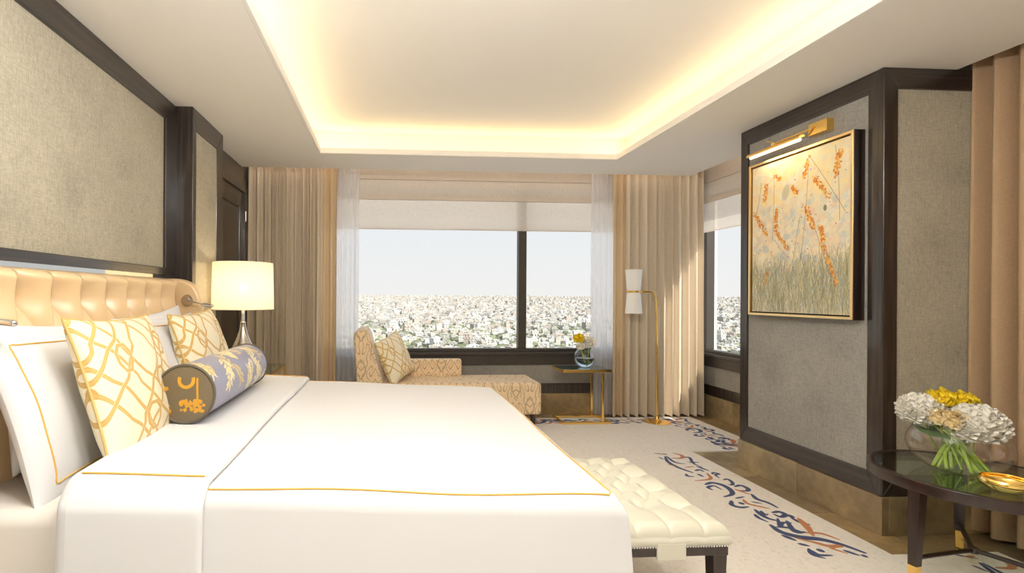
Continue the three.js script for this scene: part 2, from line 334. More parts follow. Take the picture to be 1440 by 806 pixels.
{ // right wall: corner window up to the pier, solid behind the near curtain
  const za = -5.36, zb = -3.72;
  const w = struct('wall_right', merge([box(XR, XR + 0.15, 0, 0.69, ZB, zb), box(XR, XR + 0.15, WY1, CEIL, ZB, zb), box(XR, XR + 0.15, 0.69, WY1, ZB, za), box(XR, XR + 0.15, 0, CEIL, zb, ZR + 0.15)]), M.plaster, 'right wall with corner window and stone plinth');
  lowWall(w, 'z', ZB, zb, XR, 3);
  const n = struct('window_2', null, null, 'dark framed corner window beside the pier with the painting');
  part(n, 'frame_sill', box(XR - 0.005, XR + 0.09, 0.69, WY0, za, zb, 0.005), M.frameMetal);
  part(n, 'frame_head', box(XR - 0.005, XR + 0.09, WY1 - 0.05, WY1, za, zb, 0.005), M.frameMetal);
  part(n, 'frame_side', box(XR - 0.005, XR + 0.09, WY0, WY1 - 0.05, za, za + 0.05, 0.005), M.frameMetal);
  part(n, 'frame_side', box(XR - 0.005, XR + 0.09, WY0, WY1 - 0.05, zb - 0.05, zb, 0.005), M.frameMetal);
  part(n, 'pane', box(XR + 0.059, XR + 0.06, WY0, WY1 - 0.05, za + 0.05, zb - 0.05), M.pane);
}
struct('wall_rear', box(XL - 0.15, XR + 0.15, 0, CEIL, ZR, ZR + 0.15), M.plaster, 'plain plaster wall opposite the windows');

// the pier that carries the painting
{
  const X = 2.70, za = -2.575, zb = -3.69, X2 = XR;
  const w = struct('wall_right_pier', box(X + 0.025, X2 + 0.01, 0, SOF, zb, za - 0.025), M.wood, 'projecting pier of grey beige cloth framed in dark wood on stone plinth');
  part(w, 'cloth_panel', box(X + 0.012, X + 0.025, 0.25, 2.5, zb + 0.03, za - 0.04), M.linenGrey);
  const H = SOF - 0.21;
  const f = mitred(za - 0.025 - zb, H, 0.075, 0.068, 0.115, 0.115, 0.025);
  for (const k of ['left', 'right', 'top', 'bottom']) part(w, 'frame_bar', at(f[k], -HP, X + 0.025, 0.21, zb), M.wood);
  part(w, 'cloth_panel', box(X + 0.04, X2, 0.25, 2.5, za - 0.025, za - 0.012), M.linen);
  const n = mitred(X2 - X, H, 0.085, 0.085, 0.115, 0.115, 0.025);
  for (const k of ['left', 'right', 'top', 'bottom']) part(w, 'frame_bar', at(n[k], 0, X, 0.21, za - 0.025), M.wood);
  for (let i = 0; i < 2; i++) part(w, 'plinth_slab', box(X - 0.012, X + 0.03, 0, 0.208, lerp(zb, za, i / 2) + 0.001 * i, lerp(zb, za, (i + 1) / 2) + 0.012 * i - 0.001, 0.003), [M.stone, M.stoneDark][i]);
  for (let i = 0; i < 2; i++) part(w, 'plinth_slab', box(lerp(X + 0.03, X2, i / 2) + 0.001, lerp(X + 0.03, X2, (i + 1) / 2), 0, 0.208, za - 0.03, za + 0.012, 0.003), [M.stoneDark, M.stoneWarm][i]);
}

// ---------------------------------------------------------------- carpet with calligraphic border
const INK_BLUE = [[2,86,12,166,59],[2,69,118,76,168],[4,129,100,81,220,80,335,109,427,128,470],[3,142,101,129,242,178,283],[3,255,135,308,128,273,228,257,286,268,362],[2,235,246,314,250],[3,241,342,273,435],[3,62,495,49,535,86,547],[3,172,430,215,414,224,450],[3,148,499,153,549],[3,253,503,283,477,304,499,266,521,253,577],[3,259,619,296,605,288,668,250,713,233,703],[5,76,696,142,668,186,710,183,798,144,867,68,904],[3,59,793,59,749,118,722,127,787],[4,252,743,308,724,318,775,286,817,245,810],[4,67,970,28,1032,53,1065,110,1060],[4,104,1002,104,1018],[2,121,933,194,910],[4,273,873,252,953,278,1005,283,1080],[2,186,988,226,1016],[4,122,1101,109,1166,112,1222,150,1256],[3,74,1164,61,1208,74,1263],[3,144,1121,129,1167,149,1168],[4,197,1147,247,1138,255,1173,198,1204,189,1170],[4,271,1185,264,1218],[3,166,1224,106,1317,153,1277,201,1280],[3,78,1326,132,1338,177,1400],[6,61,1304,55,1384,110,1444,205,1476,264,1533,305,1617],[4,34,1422,57,1478],[3,46,1514,80,1538],[3,55,1566,27,1623,56,1659],[3,54,1583,52,1624,117,1635],[4,99,1580,102,1594],[3,222,1591,253,1642],[3,273,1643,278,1654],[3,254,1217,260,1282,290,1305],[4,194,1258,139,1388,190,1391]];
const INK_RUST = [[2,123,36,178,38],[4,246,19,278,85,234,146,160,143],[2,48,277,80,335],[2,140,356,216,341],[3,227,485,180,593,48,626],[3,222,786,257,872],[3,157,953,141,1012,188,1064,222,1089],[5,289,1230,254,1324,199,1430],[3,182,1400,262,1413,299,1481],[4,81,1456,146,1510,186,1547,242,1546,180,1564,209,1619]];
{
  const X0 = -1.5, X1 = 3.5, Z0 = -5.4, Z1 = 1.6;
  const carpetTex = canvasTex(2048, 2048, (c, w, h) => {
    c.fillStyle = 'rgb(243,236,226)'; c.fillRect(0, 0, w, h);
    reseed(77);
    for (let i = 0; i < 60000; i++) { const k = rnd(); c.fillStyle = k > 0.5 ? 'rgba(255,250,240,0.22)' : 'rgba(190,172,148,0.16)'; c.fillRect(rnd() * w, rnd() * h, 2 + rnd() * 5, 2 + rnd() * 4); }
    const sx = w / (X1 - X0), sz = h / (Z1 - Z0);
    const draw = (list, col, map) => {
      c.fillStyle = col;
      for (const [wt, ...q] of list) {
        const pts = []; for (let i = 0; i < q.length; i += 2) { const [x, z] = map(q[i] / 1000, q[i + 1] / 1000); pts.push(V(x, z, 0)); }
        const cv = new THREE.CatmullRomCurve3(pts, false, 'centripetal'), n = 60;
        for (let i = 0; i <= n; i++) { const p = cv.getPoint(i / n), r = wt * 0.0039 * (0.4 + 0.6 * Math.sin(Math.PI * Math.pow(i / n, 0.8))); c.beginPath(); c.ellipse((p.x - X0) * sx, (p.y - Z0) * sz, r * sx, r * sz, 0, 0, 7); c.fill(); }
      }
    };
    const bands = [
      (a, b) => [2.10 + a, -4.0 + b],
      (a, b) => [2.82 + a, -5.18 + b * 0.68],                         // along the corner window
      (a, b) => [3.05 - b, -5.14 + a * 0.62], (a, b) => [1.30 - b, -5.14 + a * 0.62], (a, b) => [-0.20 - b * 0.75, -5.14 + a * 0.62],
      (a, b) => [2.75 + a, -2.36 + b], (a, b) => [2.75 + a, -0.6 + b],
    ];
    for (const m of bands) { draw(INK_BLUE, 'rgb(52,68,112)', m); draw(INK_RUST, 'rgb(200,128,84)', m); }
  });
  const outline = [[XL + 0.01, -5.19], [3.24, -5.19], [3.24, -4.03], [2.53, -4.03], [2.53, -2.36], [3.10, -2.36], [3.10, 1.6], [XL + 0.01, 1.6]];
  const g = new THREE.ExtrudeGeometry(new THREE.Shape(outline.map(([x, z]) => new THREE.Vector2(x, -z))), { depth: 0.008, bevelEnabled: true, bevelThickness: 0.002, bevelSize: 0.002, bevelOffset: -0.002, bevelSegments: 1 });
  g.rotateX(-HP); g.translate(0, 0.001, 0);
  const p = g.attributes.position, uv = g.attributes.uv;
  for (let i = 0; i < p.count; i++) uv.setXY(i, (p.getX(i) - X0) / (X1 - X0), 1 - (p.getZ(i) - Z0) / (Z1 - Z0));
  one('carpet', g, std({ map: carpetTex, roughness: 0.95, sheen: 0.3, sheenColor: S(255, 245, 230), bumpMap: rep(grainTex, 24), bumpScale: 0.0012 }), 'cream wool carpet with blue and rust calligraphic strokes along its border', 'carpet');
}

// ---------------------------------------------------------------- curtains and blinds
function drapeGeo(len, h, pleats, amp, sd, fall = 0.35) {
  reseed(sd); const N = pleats + 2, ja = [], jp = [];
  for (let i = 0; i < N; i++) { ja.push(rr(0.55, 1.2)); jp.push(rr(-0.18, 0.18)); }
  const nu = pleats * 14;
  return grid(nu, 26, (u, v) => {
    const s = u * pleats, i = Math.floor(s), f = s - i, a = lerp(ja[i], ja[i + 1], f), ph = 2 * Math.PI * (s + lerp(jp[i], jp[i + 1], f) * (0.6 + 0.4 * (1 - v)));
    const loose = 1 - fall * v + 0.10 * Math.sin(3 * v + i);
    const z = amp * a * loose * (Math.sin(ph) + 0.22 * Math.sin(2 * ph + 0.7 + i) + 0.10 * Math.sin(3.3 * ph + v * 2));
    const x = u * len + 0.14 * amp * a * loose * Math.cos(ph) * Math.min(1, 12 * u, 12 * (1 - u));
    return V(x, v * h - 0.006 * Math.sin(ph) * (1 - v), z);
  }, (u, v) => [u * len * 1.8, v * h]);
}
function romanGeo(len, top, bottom, n = 4) {   // folded cloth bands, profile swept along x
  const prof = [], H = (top - bottom) / n;
  for (let k = 0; k < n; k++) {
    const y0 = top - k * H, y1 = y0 - H;
    for (const t of [0, 0.25, 0.5, 0.75]) prof.push([y0 - t * H, 0.012 * Math.sin(Math.PI * (0.15 + 0.85 * t)) + 0.004 * t]);
    prof.push([y1, 0.014]);
    if (k < n - 1) { prof.push([y1 - 0.008, 0.010], [y1 + 0.004, 0.004], [y1 + 0.05, 0.001], [y1 + 0.055, -0.003], [y1 + 0.03, -0.006], [y1 + 0.004, -0.004]); }
  }
  return grid(24, prof.length - 1, (u, v) => { const p = prof[Math.round(v * (prof.length - 1))]; return V(u * len, p[0], p[1]); }, (u, v) => [u * len, v * (top - bottom)], true);
}
{
  const t1 = thing('curtain', 'khaki pleated curtain between the dark door and the window', 'curtain', [XL + 0.02, 0.02, -5.20]);
  part(t1, 'panel', drapeGeo(0.76, 2.70, 10, 0.060, 5), M.drape);
  const e1 = part(t1, 'lining_edge', drapeGeo(0.14, 2.70, 2, 0.03, 8), M.drapeLining, 'warm tan return edge'); e1.position.set(0.755, 0, 0.0);
  const s1 = one('sheer_curtain', drapeGeo(0.27, 2.70, 5, 0.022, 11), M.sheer, 'white sheer curtain beside the khaki curtain behind the chaise', 'curtain', [-0.60, 0.02, -5.275]);
  const t2 = thing('curtain', 'beige pleated curtain hanging in the corner behind the floor lamp', 'curtain', [2.38, 0.025, -5.20]);
  const e2 = part(t2, 'lining_edge', drapeGeo(0.15, 2.70, 2, 0.03, 18), M.drapeLining, 'warm tan return edge'); e2.position.set(0.0, 0, 0.0);
  const p2 = part(t2, 'panel', drapeGeo(0.85, 2.70, 9, 0.062, 15), M.drape); p2.position.x = 0.145;
  one('sheer_curtain', drapeGeo(0.27, 2.70, 5, 0.022, 21), M.sheer, 'white sheer curtain beside the corner curtain behind the gold table', 'curtain', [2.17, 0.02, -5.275]);
  one('curtain', (() => { const g = drapeGeo(2.6, 2.72, 21, 0.072, 33, 0.2); g.rotateY(HP); return g; })(), M.drapeDense, 'heavy tan floor length curtain hanging beside the pier and round table', 'curtain', [3.27, 0.02, -0.02 - 0.0]);
  const b1 = thing('roman_blind', 'pale translucent roman blind across the top of the wide window', 'blind', [-0.84, 0, -5.335]);
  part(b1, 'cloth', romanGeo(3.86, 2.76, 2.115, 3), M.blind);
  part(b1, 'hem_bar', merge([box(0, 3.86, 2.008, 2.018, -0.006, 0.008, 0.003), grid(8, 3, (u, v) => V(u * 3.86, lerp(2.115, 2.015, v), 0.013 + 0.004 * Math.sin(v * 3)), null, true)]), M.blind, 'flat bottom hem');
  const b2 = thing('roman_blind', 'pale translucent roman blind on the corner window beside the pier', 'blind', [3.44, 0, -5.33], -HP);
  part(b2, 'cloth', romanGeo(1.60, 2.76, 2.115, 3), M.blind);
  part(b2, 'hem_bar', merge([box(0, 1.60, 2.008, 2.018, -0.006, 0.008, 0.003), grid(8, 3, (u, v) => V(u * 1.60, lerp(2.115, 2.015, v), 0.013 + 0.004 * Math.sin(v * 3)), null, true)]), M.blind, 'flat bottom hem');
}

// ---------------------------------------------------------------- bed
const BED = { A: 0.665, B: 0.885, r: 0.06, zc: -2.41 };
const topY = (x) => lerp(0.738, 0.682, sstep(-0.9, 0.7, x) * 0.4 + 0.6 * clamp((x + 0.9) / 1.55));
function draped(a, b, off = 0) {             // a along x, b across (0 = middle): a point on the duvet
  const R = BED.r, hz = (e) => e <= 0 ? 0 : R * Math.sin(Math.min(e / R, HP)), dp = (e) => e <= 0 ? 0 : R * (1 - Math.cos(Math.min(e / R, HP))) + Math.max(0, e - R * HP);
  const ex = a - BED.A, ez = Math.abs(b) - BED.B, sg = Math.sign(b) || 1, dx = dp(ex), dz = dp(ez), d = Math.max(dx, dz) + 0.25 * Math.min(dx, dz, 0.03);
  const x = Math.min(a, BED.A) + hz(ex) + 0.06 * Math.max(0, d - 0.05) * (ex > 0 ? 1 : 0);
  const z = Math.min(Math.abs(b), BED.B) + hz(ez) + 0.05 * Math.max(0, d - 0.05) * (ez > 0 ? 1 : 0);
  const soft = 0.004 * Math.sin(5 * a + 2.3 * b) * Math.sin(3.1 * b + 1.7 * a) + 0.003 * Math.sin(9 * a - 4 * b);
  const nx = ex > R ? 1 : 0, nz = ez > R ? 1 : 0, ny = nx || nz ? 0 : 1;
  return V(x + nx * off, topY(Math.min(a, BED.A)) - d + (d < 0.02 ? soft : 0) + ny * off, BED.zc + sg * (z + nz * off));
}
{
  const bed = thing('bed', 'large bed with white gold-edged duvet and tufted champagne leather headboard', 'bed', [0, 0.011, 0]);
  part(bed, 'base', box(-1.36, 0.62, 0.10, 0.36, -3.27, -1.55, 0.02), M.bedBase);
  for (const [x, z] of [[-1.25, -3.17], [-1.25, -1.65], [0.52, -3.17], [0.52, -1.65]]) part(bed, 'leg', new THREE.CylinderGeometry(0.03, 0.022, 0.1, 12).translate(x, 0.05, z), M.woodRed);
  part(bed, 'mattress', (() => { const g = new RoundedBoxGeometry(1.98, 0.28, 1.78, 5, 0.045); g.translate(-0.37, 0.505, -2.41); return boxUV(g); })(), M.sheet, 'mattress in a fitted ivory sheet');
  // duvet
  const L0 = -0.88, hang = 0.42, bT = BED.B + BED.r * HP + hang - 0.05, aT = BED.A + BED.r * HP + hang - 0.05;
  const duvet = part(bed, 'duvet', (() => {
    const aList = [], bList = [];
    for (let i = 0; i <= 44; i++) aList.push(lerp(L0, BED.A, i / 44)); for (let i = 1; i <= 12; i++) aList.push(BED.A + BED.r * HP * i / 12); for (let i = 1; i <= 10; i++) aList.push(lerp(BED.A + BED.r * HP, aT, i / 10));
    const half = []; for (let i = 0; i <= 24; i++) half.push(BED.B * i / 24); for (let i = 1; i <= 12; i++) half.push(BED.B + BED.r * HP * i / 12); for (let i = 1; i <= 10; i++) half.push(lerp(BED.B + BED.r * HP, bT, i / 10));
    for (let i = half.length - 1; i > 0; i--) bList.push(-half[i]); bList.push(...half);
    return grid(aList.length - 1, bList.length - 1, (u, v) => draped(aList[Math.round(u * (aList.length - 1))], bList[Math.round(v * (bList.length - 1))]), (u, v) => [u * 2, v * 3], true);
  })(), M.linenBed, 'smooth white duvet');
  // folded-back top edge: a flat roll lying over the duvet
  const F0 = -0.895, F1 = -0.545, T = 0.028;
  const ring = []; for (let i = 0; i <= 16; i++) ring.push([lerp(F0, F1, i / 16), T]); for (let i = 1; i < 8; i++) ring.push([F1 + T * 0.62 * Math.sin(Math.PI * i / 8), T * 0.5 + T * 0.5 * Math.cos(Math.PI * i / 8)]); ring.push([F1, 0.001], [lerp(F1, F0, 0.5), 0.001], [F0, 0.001]); for (let i = 1; i < 8; i++) ring.push([F0 - T * 1.2 * Math.sin(Math.PI * i / 8), T * 0.3 - 0.7 * T * Math.cos(Math.PI * i / 8)]); ring.push([F0, T]);
  part(duvet, 'folded_edge', grid(ring.length - 1, 110, (u, v) => { const q = ring[Math.round(u * (ring.length - 1))], b = lerp(-bT, bT, v); return draped(q[0], b, q[1]); }, null, true), M.linenBed, 'turned down white duvet edge');
  const eB = BED.B + 0.03, eA = BED.A + 0.02, line = [];
  const stitch = (pts, name) => part(duvet, name, tube(pts, 0.0028, pts.length * 2, 6), M.goldThread, 'gold stitched line');
  for (let i = 0; i <= 30; i++) line.push(draped(lerp(F1 + 0.015, eA, i / 30), eB, 0.002));
  for (let i = 1; i <= 36; i++) line.push(draped(eA, lerp(eB, -eB, i / 36), 0.002));
  for (let i = 1; i <= 30; i++) line.push(draped(lerp(eA, F1 + 0.015, i / 30), -eB, 0.002));
  stitch(line, 'piping');
  for (const s of [1, -1]) { const l2 = []; for (let i = 0; i <= 12; i++) l2.push(draped(lerp(F0, F1, i / 12), s * (eB - 0.015), T + 0.002)); stitch(l2, 'piping'); }

  // headboard: deep-buttoned panel and two wings
  const hz0 = -1.50, hz1 = -3.24, W = hz0 - hz1, y0 = 0.30, y1 = 1.39, H = y1 - y0, su = 0.185, by = 1.285, sv = 0.27;
  const n0 = Math.round(W / su), off = (W - n0 * su) / 2 + su * 0.02;
  const puff = (u, y) => {
    const x = (u - off) / su; let crease, node = 9;
    for (let r = 0; r < 4; r++) { const ky = by - r * sv, sh = r % 2 ? 0.5 : 0, dx = (x - sh - Math.round(x - sh)) * su, dy = y - ky; node = Math.min(node, Math.hypot(dx, dy)); }
    if (y > by) crease = Math.abs(Math.sin(Math.PI * x));
    else { const q = (by - y) / sv, a = x + q * 0.5, b = x - q * 0.5; crease = Math.min(Math.abs(Math.sin(Math.PI * a)), Math.abs(Math.sin(Math.PI * b))); }
    const edge = Math.min(1, (y1 - y) / 0.05), e = Math.sqrt(clamp(edge * (2 - edge)));
    return 0.004 * e + 0.052 * Math.pow(crease, 0.6) * (0.3 + 0.7 * e) + 0.100 * (1 - Math.exp(-Math.pow(node / 0.080, 1.4))) * e;
  };
  const hb = part(bed, 'headboard', merge([grid(420, 150, (u, v) => V(-1.435 + puff(u * W, y0 + v * H), y0 + v * H, hz0 - u * W), null, false), box(-1.442, -1.432, y0, y1, hz1, hz0)]), M.leatherGold, 'deep buttoned champagne leather headboard');
  const bg = new THREE.SphereGeometry(0.011, 12, 8); bg.scale(0.5, 1, 1);
  for (let r = 0; r < 2; r++) for (let k = 0; k <= n0; k++) { const u = off + (k + (r % 2 ? 0.5 : 0)) * su; if (u > 0.02 && u < W - 0.02) { const b = part(hb, 'button', bg, M.leatherGold); b.position.set(-1.435 + puff(u, by - r * sv) + 0.004, by - r * sv, hz0 - u); } }
  const wingShape = new THREE.Shape(); wingShape.moveTo(0, 0); wingShape.lineTo(0.225, 0); wingShape.lineTo(0.24, 0.92); wingShape.quadraticCurveTo(0.235, 1.09, 0.07, 1.095); wingShape.lineTo(0, 1.095); wingShape.closePath();
  const wingG = new THREE.ExtrudeGeometry(wingShape, { depth: 0.04, bevelEnabled: true, bevelThickness: 0.022, bevelSize: 0.02, bevelOffset: -0.02, bevelSegments: 5, curveSegments: 20 });
  for (const z of [hz1 - 0.055, hz0 + 0.005]) part(bed, 'headboard_wing', at(wingG, 0, -1.44, 0.295, z), M.leatherGold, 'rounded padded headboard wing');
}

// reading lamps on the headboard wings
function readingLamp(pos, mirrorZ, label) {
  const t = thing('reading_lamp', label, 'lamp', pos);
  const s = mirrorZ, R = (g) => g;
  part(t, 'back_plate', new THREE.CylinderGeometry(0.034, 0.036, 0.012, 28).rotateX(HP).translate(0, 0, s * 0.006), M.chrome);
  part(t, 'switch', new THREE.CylinderGeometry(0.012, 0.012, 0.022, 16).rotateX(HP).translate(0, 0.004, s * 0.016), M.chrome);
  part(t, 'arm', tube([V(0, 0, s * 0.02), V(0.03, -0.006, s * 0.035), V(0.07, -0.016, s * 0.04), V(0.11, -0.028, s * 0.04)], 0.005, 24, 8), M.chrome);
  part(t, 'head', new THREE.CapsuleGeometry(0.011, 0.055, 6, 14).rotateZ(HP - 0.1).translate(0.135, -0.032, s * 0.04), M.chrome);
}
readingLamp([-1.275, 1.265, -3.225], 1, 'small chrome reading lamp on the headboard wing next to the table lamp');
readingLamp([-1.29, 1.245, -1.523], -1, 'small chrome reading lamp on the headboard wing away from the table lamp');

// ---------------------------------------------------------------- pillows
const pillowPt = (w, h, t, u, v, side, pw = 0.42) => {
  const x = w / 2 * u * (1 - 0.075 * (1 - v * v) * u * u), y = h / 2 * v * (1 - 0.075 * (1 - u * u) * v * v);
  const k = Math.pow(Math.max(0, (1 - u * u) * (1 - v * v)), pw);
  const wr = 0.006 * Math.sin(7 * u + 3 * v) * Math.sin(5 * v - 2 * u) * k;
  return V(x, y - 0.02 * t * k, side * (t / 2 * k + wr));
};
function pillow(parent, w, h, t, mat, pipe, pipeMat) {
  const n = 36, f = (a) => { const s = a * 2 - 1; return Math.sign(s) * (1 - Math.pow(1 - Math.abs(s), 1.5)); };
  const mk = (side) => grid(n, n, (u, v) => pillowPt(w, h, t, f(u), f(v), side), (u, v) => [(f(u) + 1) / 2, (f(v) + 1) / 2], side < 0);
  const cover = part(parent, 'cover', merge([mk(1), mk(-1)]), mat);
  if (pipe) { const p = []; for (let i = 0; i < 24; i++) p.push(pillowPt(w, h, t, lerp(-1, 1, i / 24), -1, 1)); for (let i = 0; i < 24; i++) p.push(pillowPt(w, h, t, 1, lerp(-1, 1, i / 24), 1)); for (let i = 0; i < 24; i++) p.push(pillowPt(w, h, t, lerp(1, -1, i / 24), 1, 1)); for (let i = 0; i < 24; i++) p.push(pillowPt(w, h, t, -1, lerp(1, -1, i / 24), 1)); part(parent, 'piping', tube(p, pipe, 200, 6, true), pipeMat); }
  return cover;
}
const lean = (o, tilt, yaw = 0, roll = 0) => { o.quaternion.setFromAxisAngle(V(0, 0, 1), tilt).multiply(new THREE.Quaternion().setFromAxisAngle(V(0, 1, 0), HP + yaw)).multiply(new THREE.Quaternion().setFromAxisAngle(V(0, 0, 1), roll)); return o; };

const latticeTex = canvasTex(1024, 1024, (c, w, h) => {   // woven gold lattice on ivory
  c.fillStyle = 'rgb(243,233,205)'; c.fillRect(0, 0, w, h);
  c.lineJoin = 'round'; c.lineCap = 'butt';
  const band = (pts, wd, close) => { for (const [ww, col] of [[wd + 6, 'rgb(240,228,190)'], [wd, 'rgb(206,166,94)'], [wd * 0.5, 'rgb(214,176,106)']]) { c.strokeStyle = col; c.lineWidth = ww; c.beginPath(); pts.forEach(([x, y], i) => i ? c.lineTo(x, y) : c.moveTo(x, y)); if (close) c.closePath(); c.stroke(); } };
  const wd = 24, sp = 175, K = 1.3;
  for (const sg of [1, -1]) for (let i = -7; i < 8; i++) {
    const pts = [], sh = (i & 1 ? 1 : -1) * 34 * sg; let y = -40;
    const X = (yy) => 512 + i * sp + sg * (yy - 512) / K;
    for (const [y0, y1, on] of [[-40, 190, 0], [250, 470, 1], [530, 760, 0], [820, 1070, 1]]) { const o = on ? sh : 0; pts.push([X(y0) + o, y0], [X(y1) + o, y1]); }
    if (((i + 21) * 2 + (sg > 0 ? 1 : 0)) % 5) band(pts, wd);
  }
  const hex = (x, y, w2, h2) => band([[x - w2 * 0.45, y - h2], [x + w2 * 0.45, y - h2], [x + w2, y - h2 * 0.4], [x + w2, y + h2 * 0.4], [x + w2 * 0.45, y + h2], [x - w2 * 0.45, y + h2], [x - w2, y + h2 * 0.4], [x - w2, y - h2 * 0.4]], wd, true);
  for (const [x, y] of [[270, 330], [640, 560], [420, 800], [830, 260]]) hex(x, y, 70, 96);
});
M.lattice = std({ map: latticeTex, roughness: 0.5, sheen: 0.4, sheenRoughness: 0.4, sheenColor: S(255, 245, 215) });
M.pipeGold = std({ color: S(214, 182, 110), roughness: 0.5 });
{
  const stitchRect = (o, w, h, t, iu, iv) => { const p = []; const q = [[-iu, -iv, iu, -iv], [iu, -iv, iu, iv], [iu, iv, -iu, iv], [-iu, iv, -iu, -iv]]; for (const [a, b, c, d] of q) for (let i = 0; i < 20; i++) { const s = pillowPt(w, h, t, lerp(a, c, i / 20), lerp(b, d, i / 20), 1); s.z += 0.001; p.push(s); } part(o, 'gold_stitching', tube(p, 0.0028, 240, 6, true), M.goldThread, 'gold stitched line'); };
  const bp = (label, x, y, z, tilt, yaw, roll) => { const o = lean(thing('sleeping_pillow', label, 'pillow', [x, y, z]), tilt, yaw, roll); pillow(o, 0.74, 0.50, 0.12, M.linenBed, 0, null); };
  bp('plain white pillow behind the gold-stitched sham away from the table lamp', -1.245, 0.945, -2.05, 0.16, 0, -0.03);
  bp('plain white pillow behind the gold-stitched sham near the table lamp', -1.225, 0.965, -2.72, 0.16, 0, 0.07);
  const sham = (label, x, y, z, tilt, yaw, roll) => { const o = lean(thing('pillow_sham', label, 'pillow', [x, y, z]), tilt, yaw, roll); pillow(o, 0.80, 0.58, 0.15, M.linenBed, 0, null); stitchRect(o, 0.80, 0.58, 0.15, 0.82, 0.80); };
  sham('large white pillow with gold stitched border on the side away from the table lamp', -1.165, 0.905, -1.95, 0.32, 0.06, 0.0);
  sham('large white pillow with gold stitched border behind the cushion by the table lamp', -1.145, 0.915, -2.79, 0.34, 0.0, 0.0);
  const cush = (label, w, h, pos, tilt, yaw, roll) => { const o = lean(thing('lattice_cushion', label, 'cushion', pos), tilt, yaw, roll); pillow(o, w, h, 0.17, M.lattice, 0.005, M.pipeGold); return o; };
  cush('ivory cushion with gold lattice on the bed away from the table lamp', 0.62, 0.52, [-0.995, 0.965, -1.985], 0.30, 0.05, 0.0);
  cush('ivory cushion with gold lattice on the bed beside the table lamp', 0.60, 0.50, [-1.045, 0.965, -2.88], 0.30, 0.0, 0.03);
  const c3 = thing('lattice_cushion', 'ivory cushion with gold lattice leaning on the chaise backrest', 'cushion', [0.05, 0.705, -4.80]);
  pillow(c3, 0.48, 0.44, 0.17, M.lattice, 0.004, M.pipeGold);
  lean(c3, 0.42, -0.5, 0.0);
}
{ // bolster
  const side = canvasTex(1024, 1024, (c, w, h) => {
    c.fillStyle = 'rgb(140,140,160)'; c.fillRect(0, 0, w, h); reseed(5);
    for (let i = 0; i < 4000; i++) { c.fillStyle = rnd() > 0.5 ? 'rgba(165,165,185,0.25)' : 'rgba(105,105,125,0.2)'; c.fillRect(rnd() * w, rnd() * h, 12, 1.5); }
    const leaf = (x, y, a, l, b) => { c.save(); c.translate(x, y); c.rotate(a); c.beginPath(); c.moveTo(0, 0); c.quadraticCurveTo(l * 0.5, -b, l, 0); c.quadraticCurveTo(l * 0.5, b, 0, 0); c.fill(); c.restore(); };
    for (let i = 0; i < 44; i++) {
      const x = rr(0, w), y = rr(0, h), a = rr(-0.6, 0.6) + (rnd() > 0.5 ? Math.PI : 0);
      c.fillStyle = rnd() > 0.3 ? 'rgb(238,222,158)' : 'rgb(214,186,112)';
      for (let k = 0; k < 9; k++) { const s = k * 17; for (const sg of [1, -1]) leaf(x + Math.cos(a) * s, y + Math.sin(a) * s, a + sg * rr(0.5, 1.1), rr(40, 74), rr(10, 19)); }
    }
  });
  const cap = canvasTex(512, 512, (c, w, h) => {
    c.fillStyle = 'rgb(112,98,74)'; c.fillRect(0, 0, w, h); reseed(9);
    for (let i = 0; i < 2500; i++) { c.fillStyle = rnd() > 0.5 ? 'rgba(140,124,96,0.3)' : 'rgba(80,68,50,0.25)'; c.fillRect(rnd() * w, rnd() * h, 8, 1.5); }
    c.fillStyle = 'rgb(206,150,40)'; c.strokeStyle = 'rgb(206,150,40)'; c.lineWidth = 16;
    for (let k = 0; k < 34; k++) { c.beginPath(); c.ellipse(325 + rr(-105, 105), 365 + rr(-50, 50), rr(12, 26), rr(9, 19), rr(0, 3), 0, 7); c.fill(); }
    c.beginPath(); c.lineWidth = 30, c.arc(270, 130, 62, -0.4, 3.6); c.stroke(); c.lineWidth = 18; c.beginPath(); c.moveTo(365, 110); c.lineTo(370, 310); c.stroke();
    for (let k = 0; k < 14; k++) { c.beginPath(); c.ellipse(80 + rr(-45, 45), 290 + rr(-120, 120), rr(14, 30), rr(12, 24), 0, 0, 7); c.fill(); }
  });
  const L = 0.86, R = 0.115, o = thing('bolster', 'cylindrical slate blue bolster with gold leaves lying on the bed', 'cushion', [-0.825, 0.782 + R, -2.50]);
  o.rotation.y = 0.0;
  const body = new THREE.CylinderGeometry(R, R, L, 56, 20, true); { const p = body.attributes.position; for (let i = 0; i < p.count; i++) { const t = p.getY(i) / (L / 2), k = 1 + 0.03 * (1 - t * t); p.setXYZ(i, p.getX(i) * k, p.getY(i), p.getZ(i) * k); } body.computeVertexNormals(); }
  body.rotateX(HP);
  part(o, 'cover', body, std({ map: rep(side, 1, 1), roughness: 0.4, sheen: 0.5, sheenColor: S(220, 220, 240) }));
  const capMat = std({ map: cap, roughness: 0.45, sheen: 0.3 });
  for (const s of [1, -1]) {
    const g = grid(40, 8, (u, v) => { const a = u * Math.PI * 2, r = R * v; return V(r * Math.cos(a), r * Math.sin(a), s * (L / 2 + 0.012 * (1 - v * v))); }, (u, v) => [0.5 + 0.5 * v * Math.cos(u * Math.PI * 2) * s, 0.5 + 0.5 * v * Math.sin(u * Math.PI * 2)], s < 0);
    part(o, 'end_cap', g, capMat, 'brown end cap with gold flowers');
    const pp = []; for (let i = 0; i < 32; i++) pp.push(V(R * 1.01 * Math.cos(i / 32 * 2 * Math.PI), R * 1.01 * Math.sin(i / 32 * 2 * Math.PI), s * L / 2)); part(o, 'piping', tube(pp, 0.006, 80, 8, true), std({ color: S(92, 84, 70), roughness: 0.5 }));
  }
}

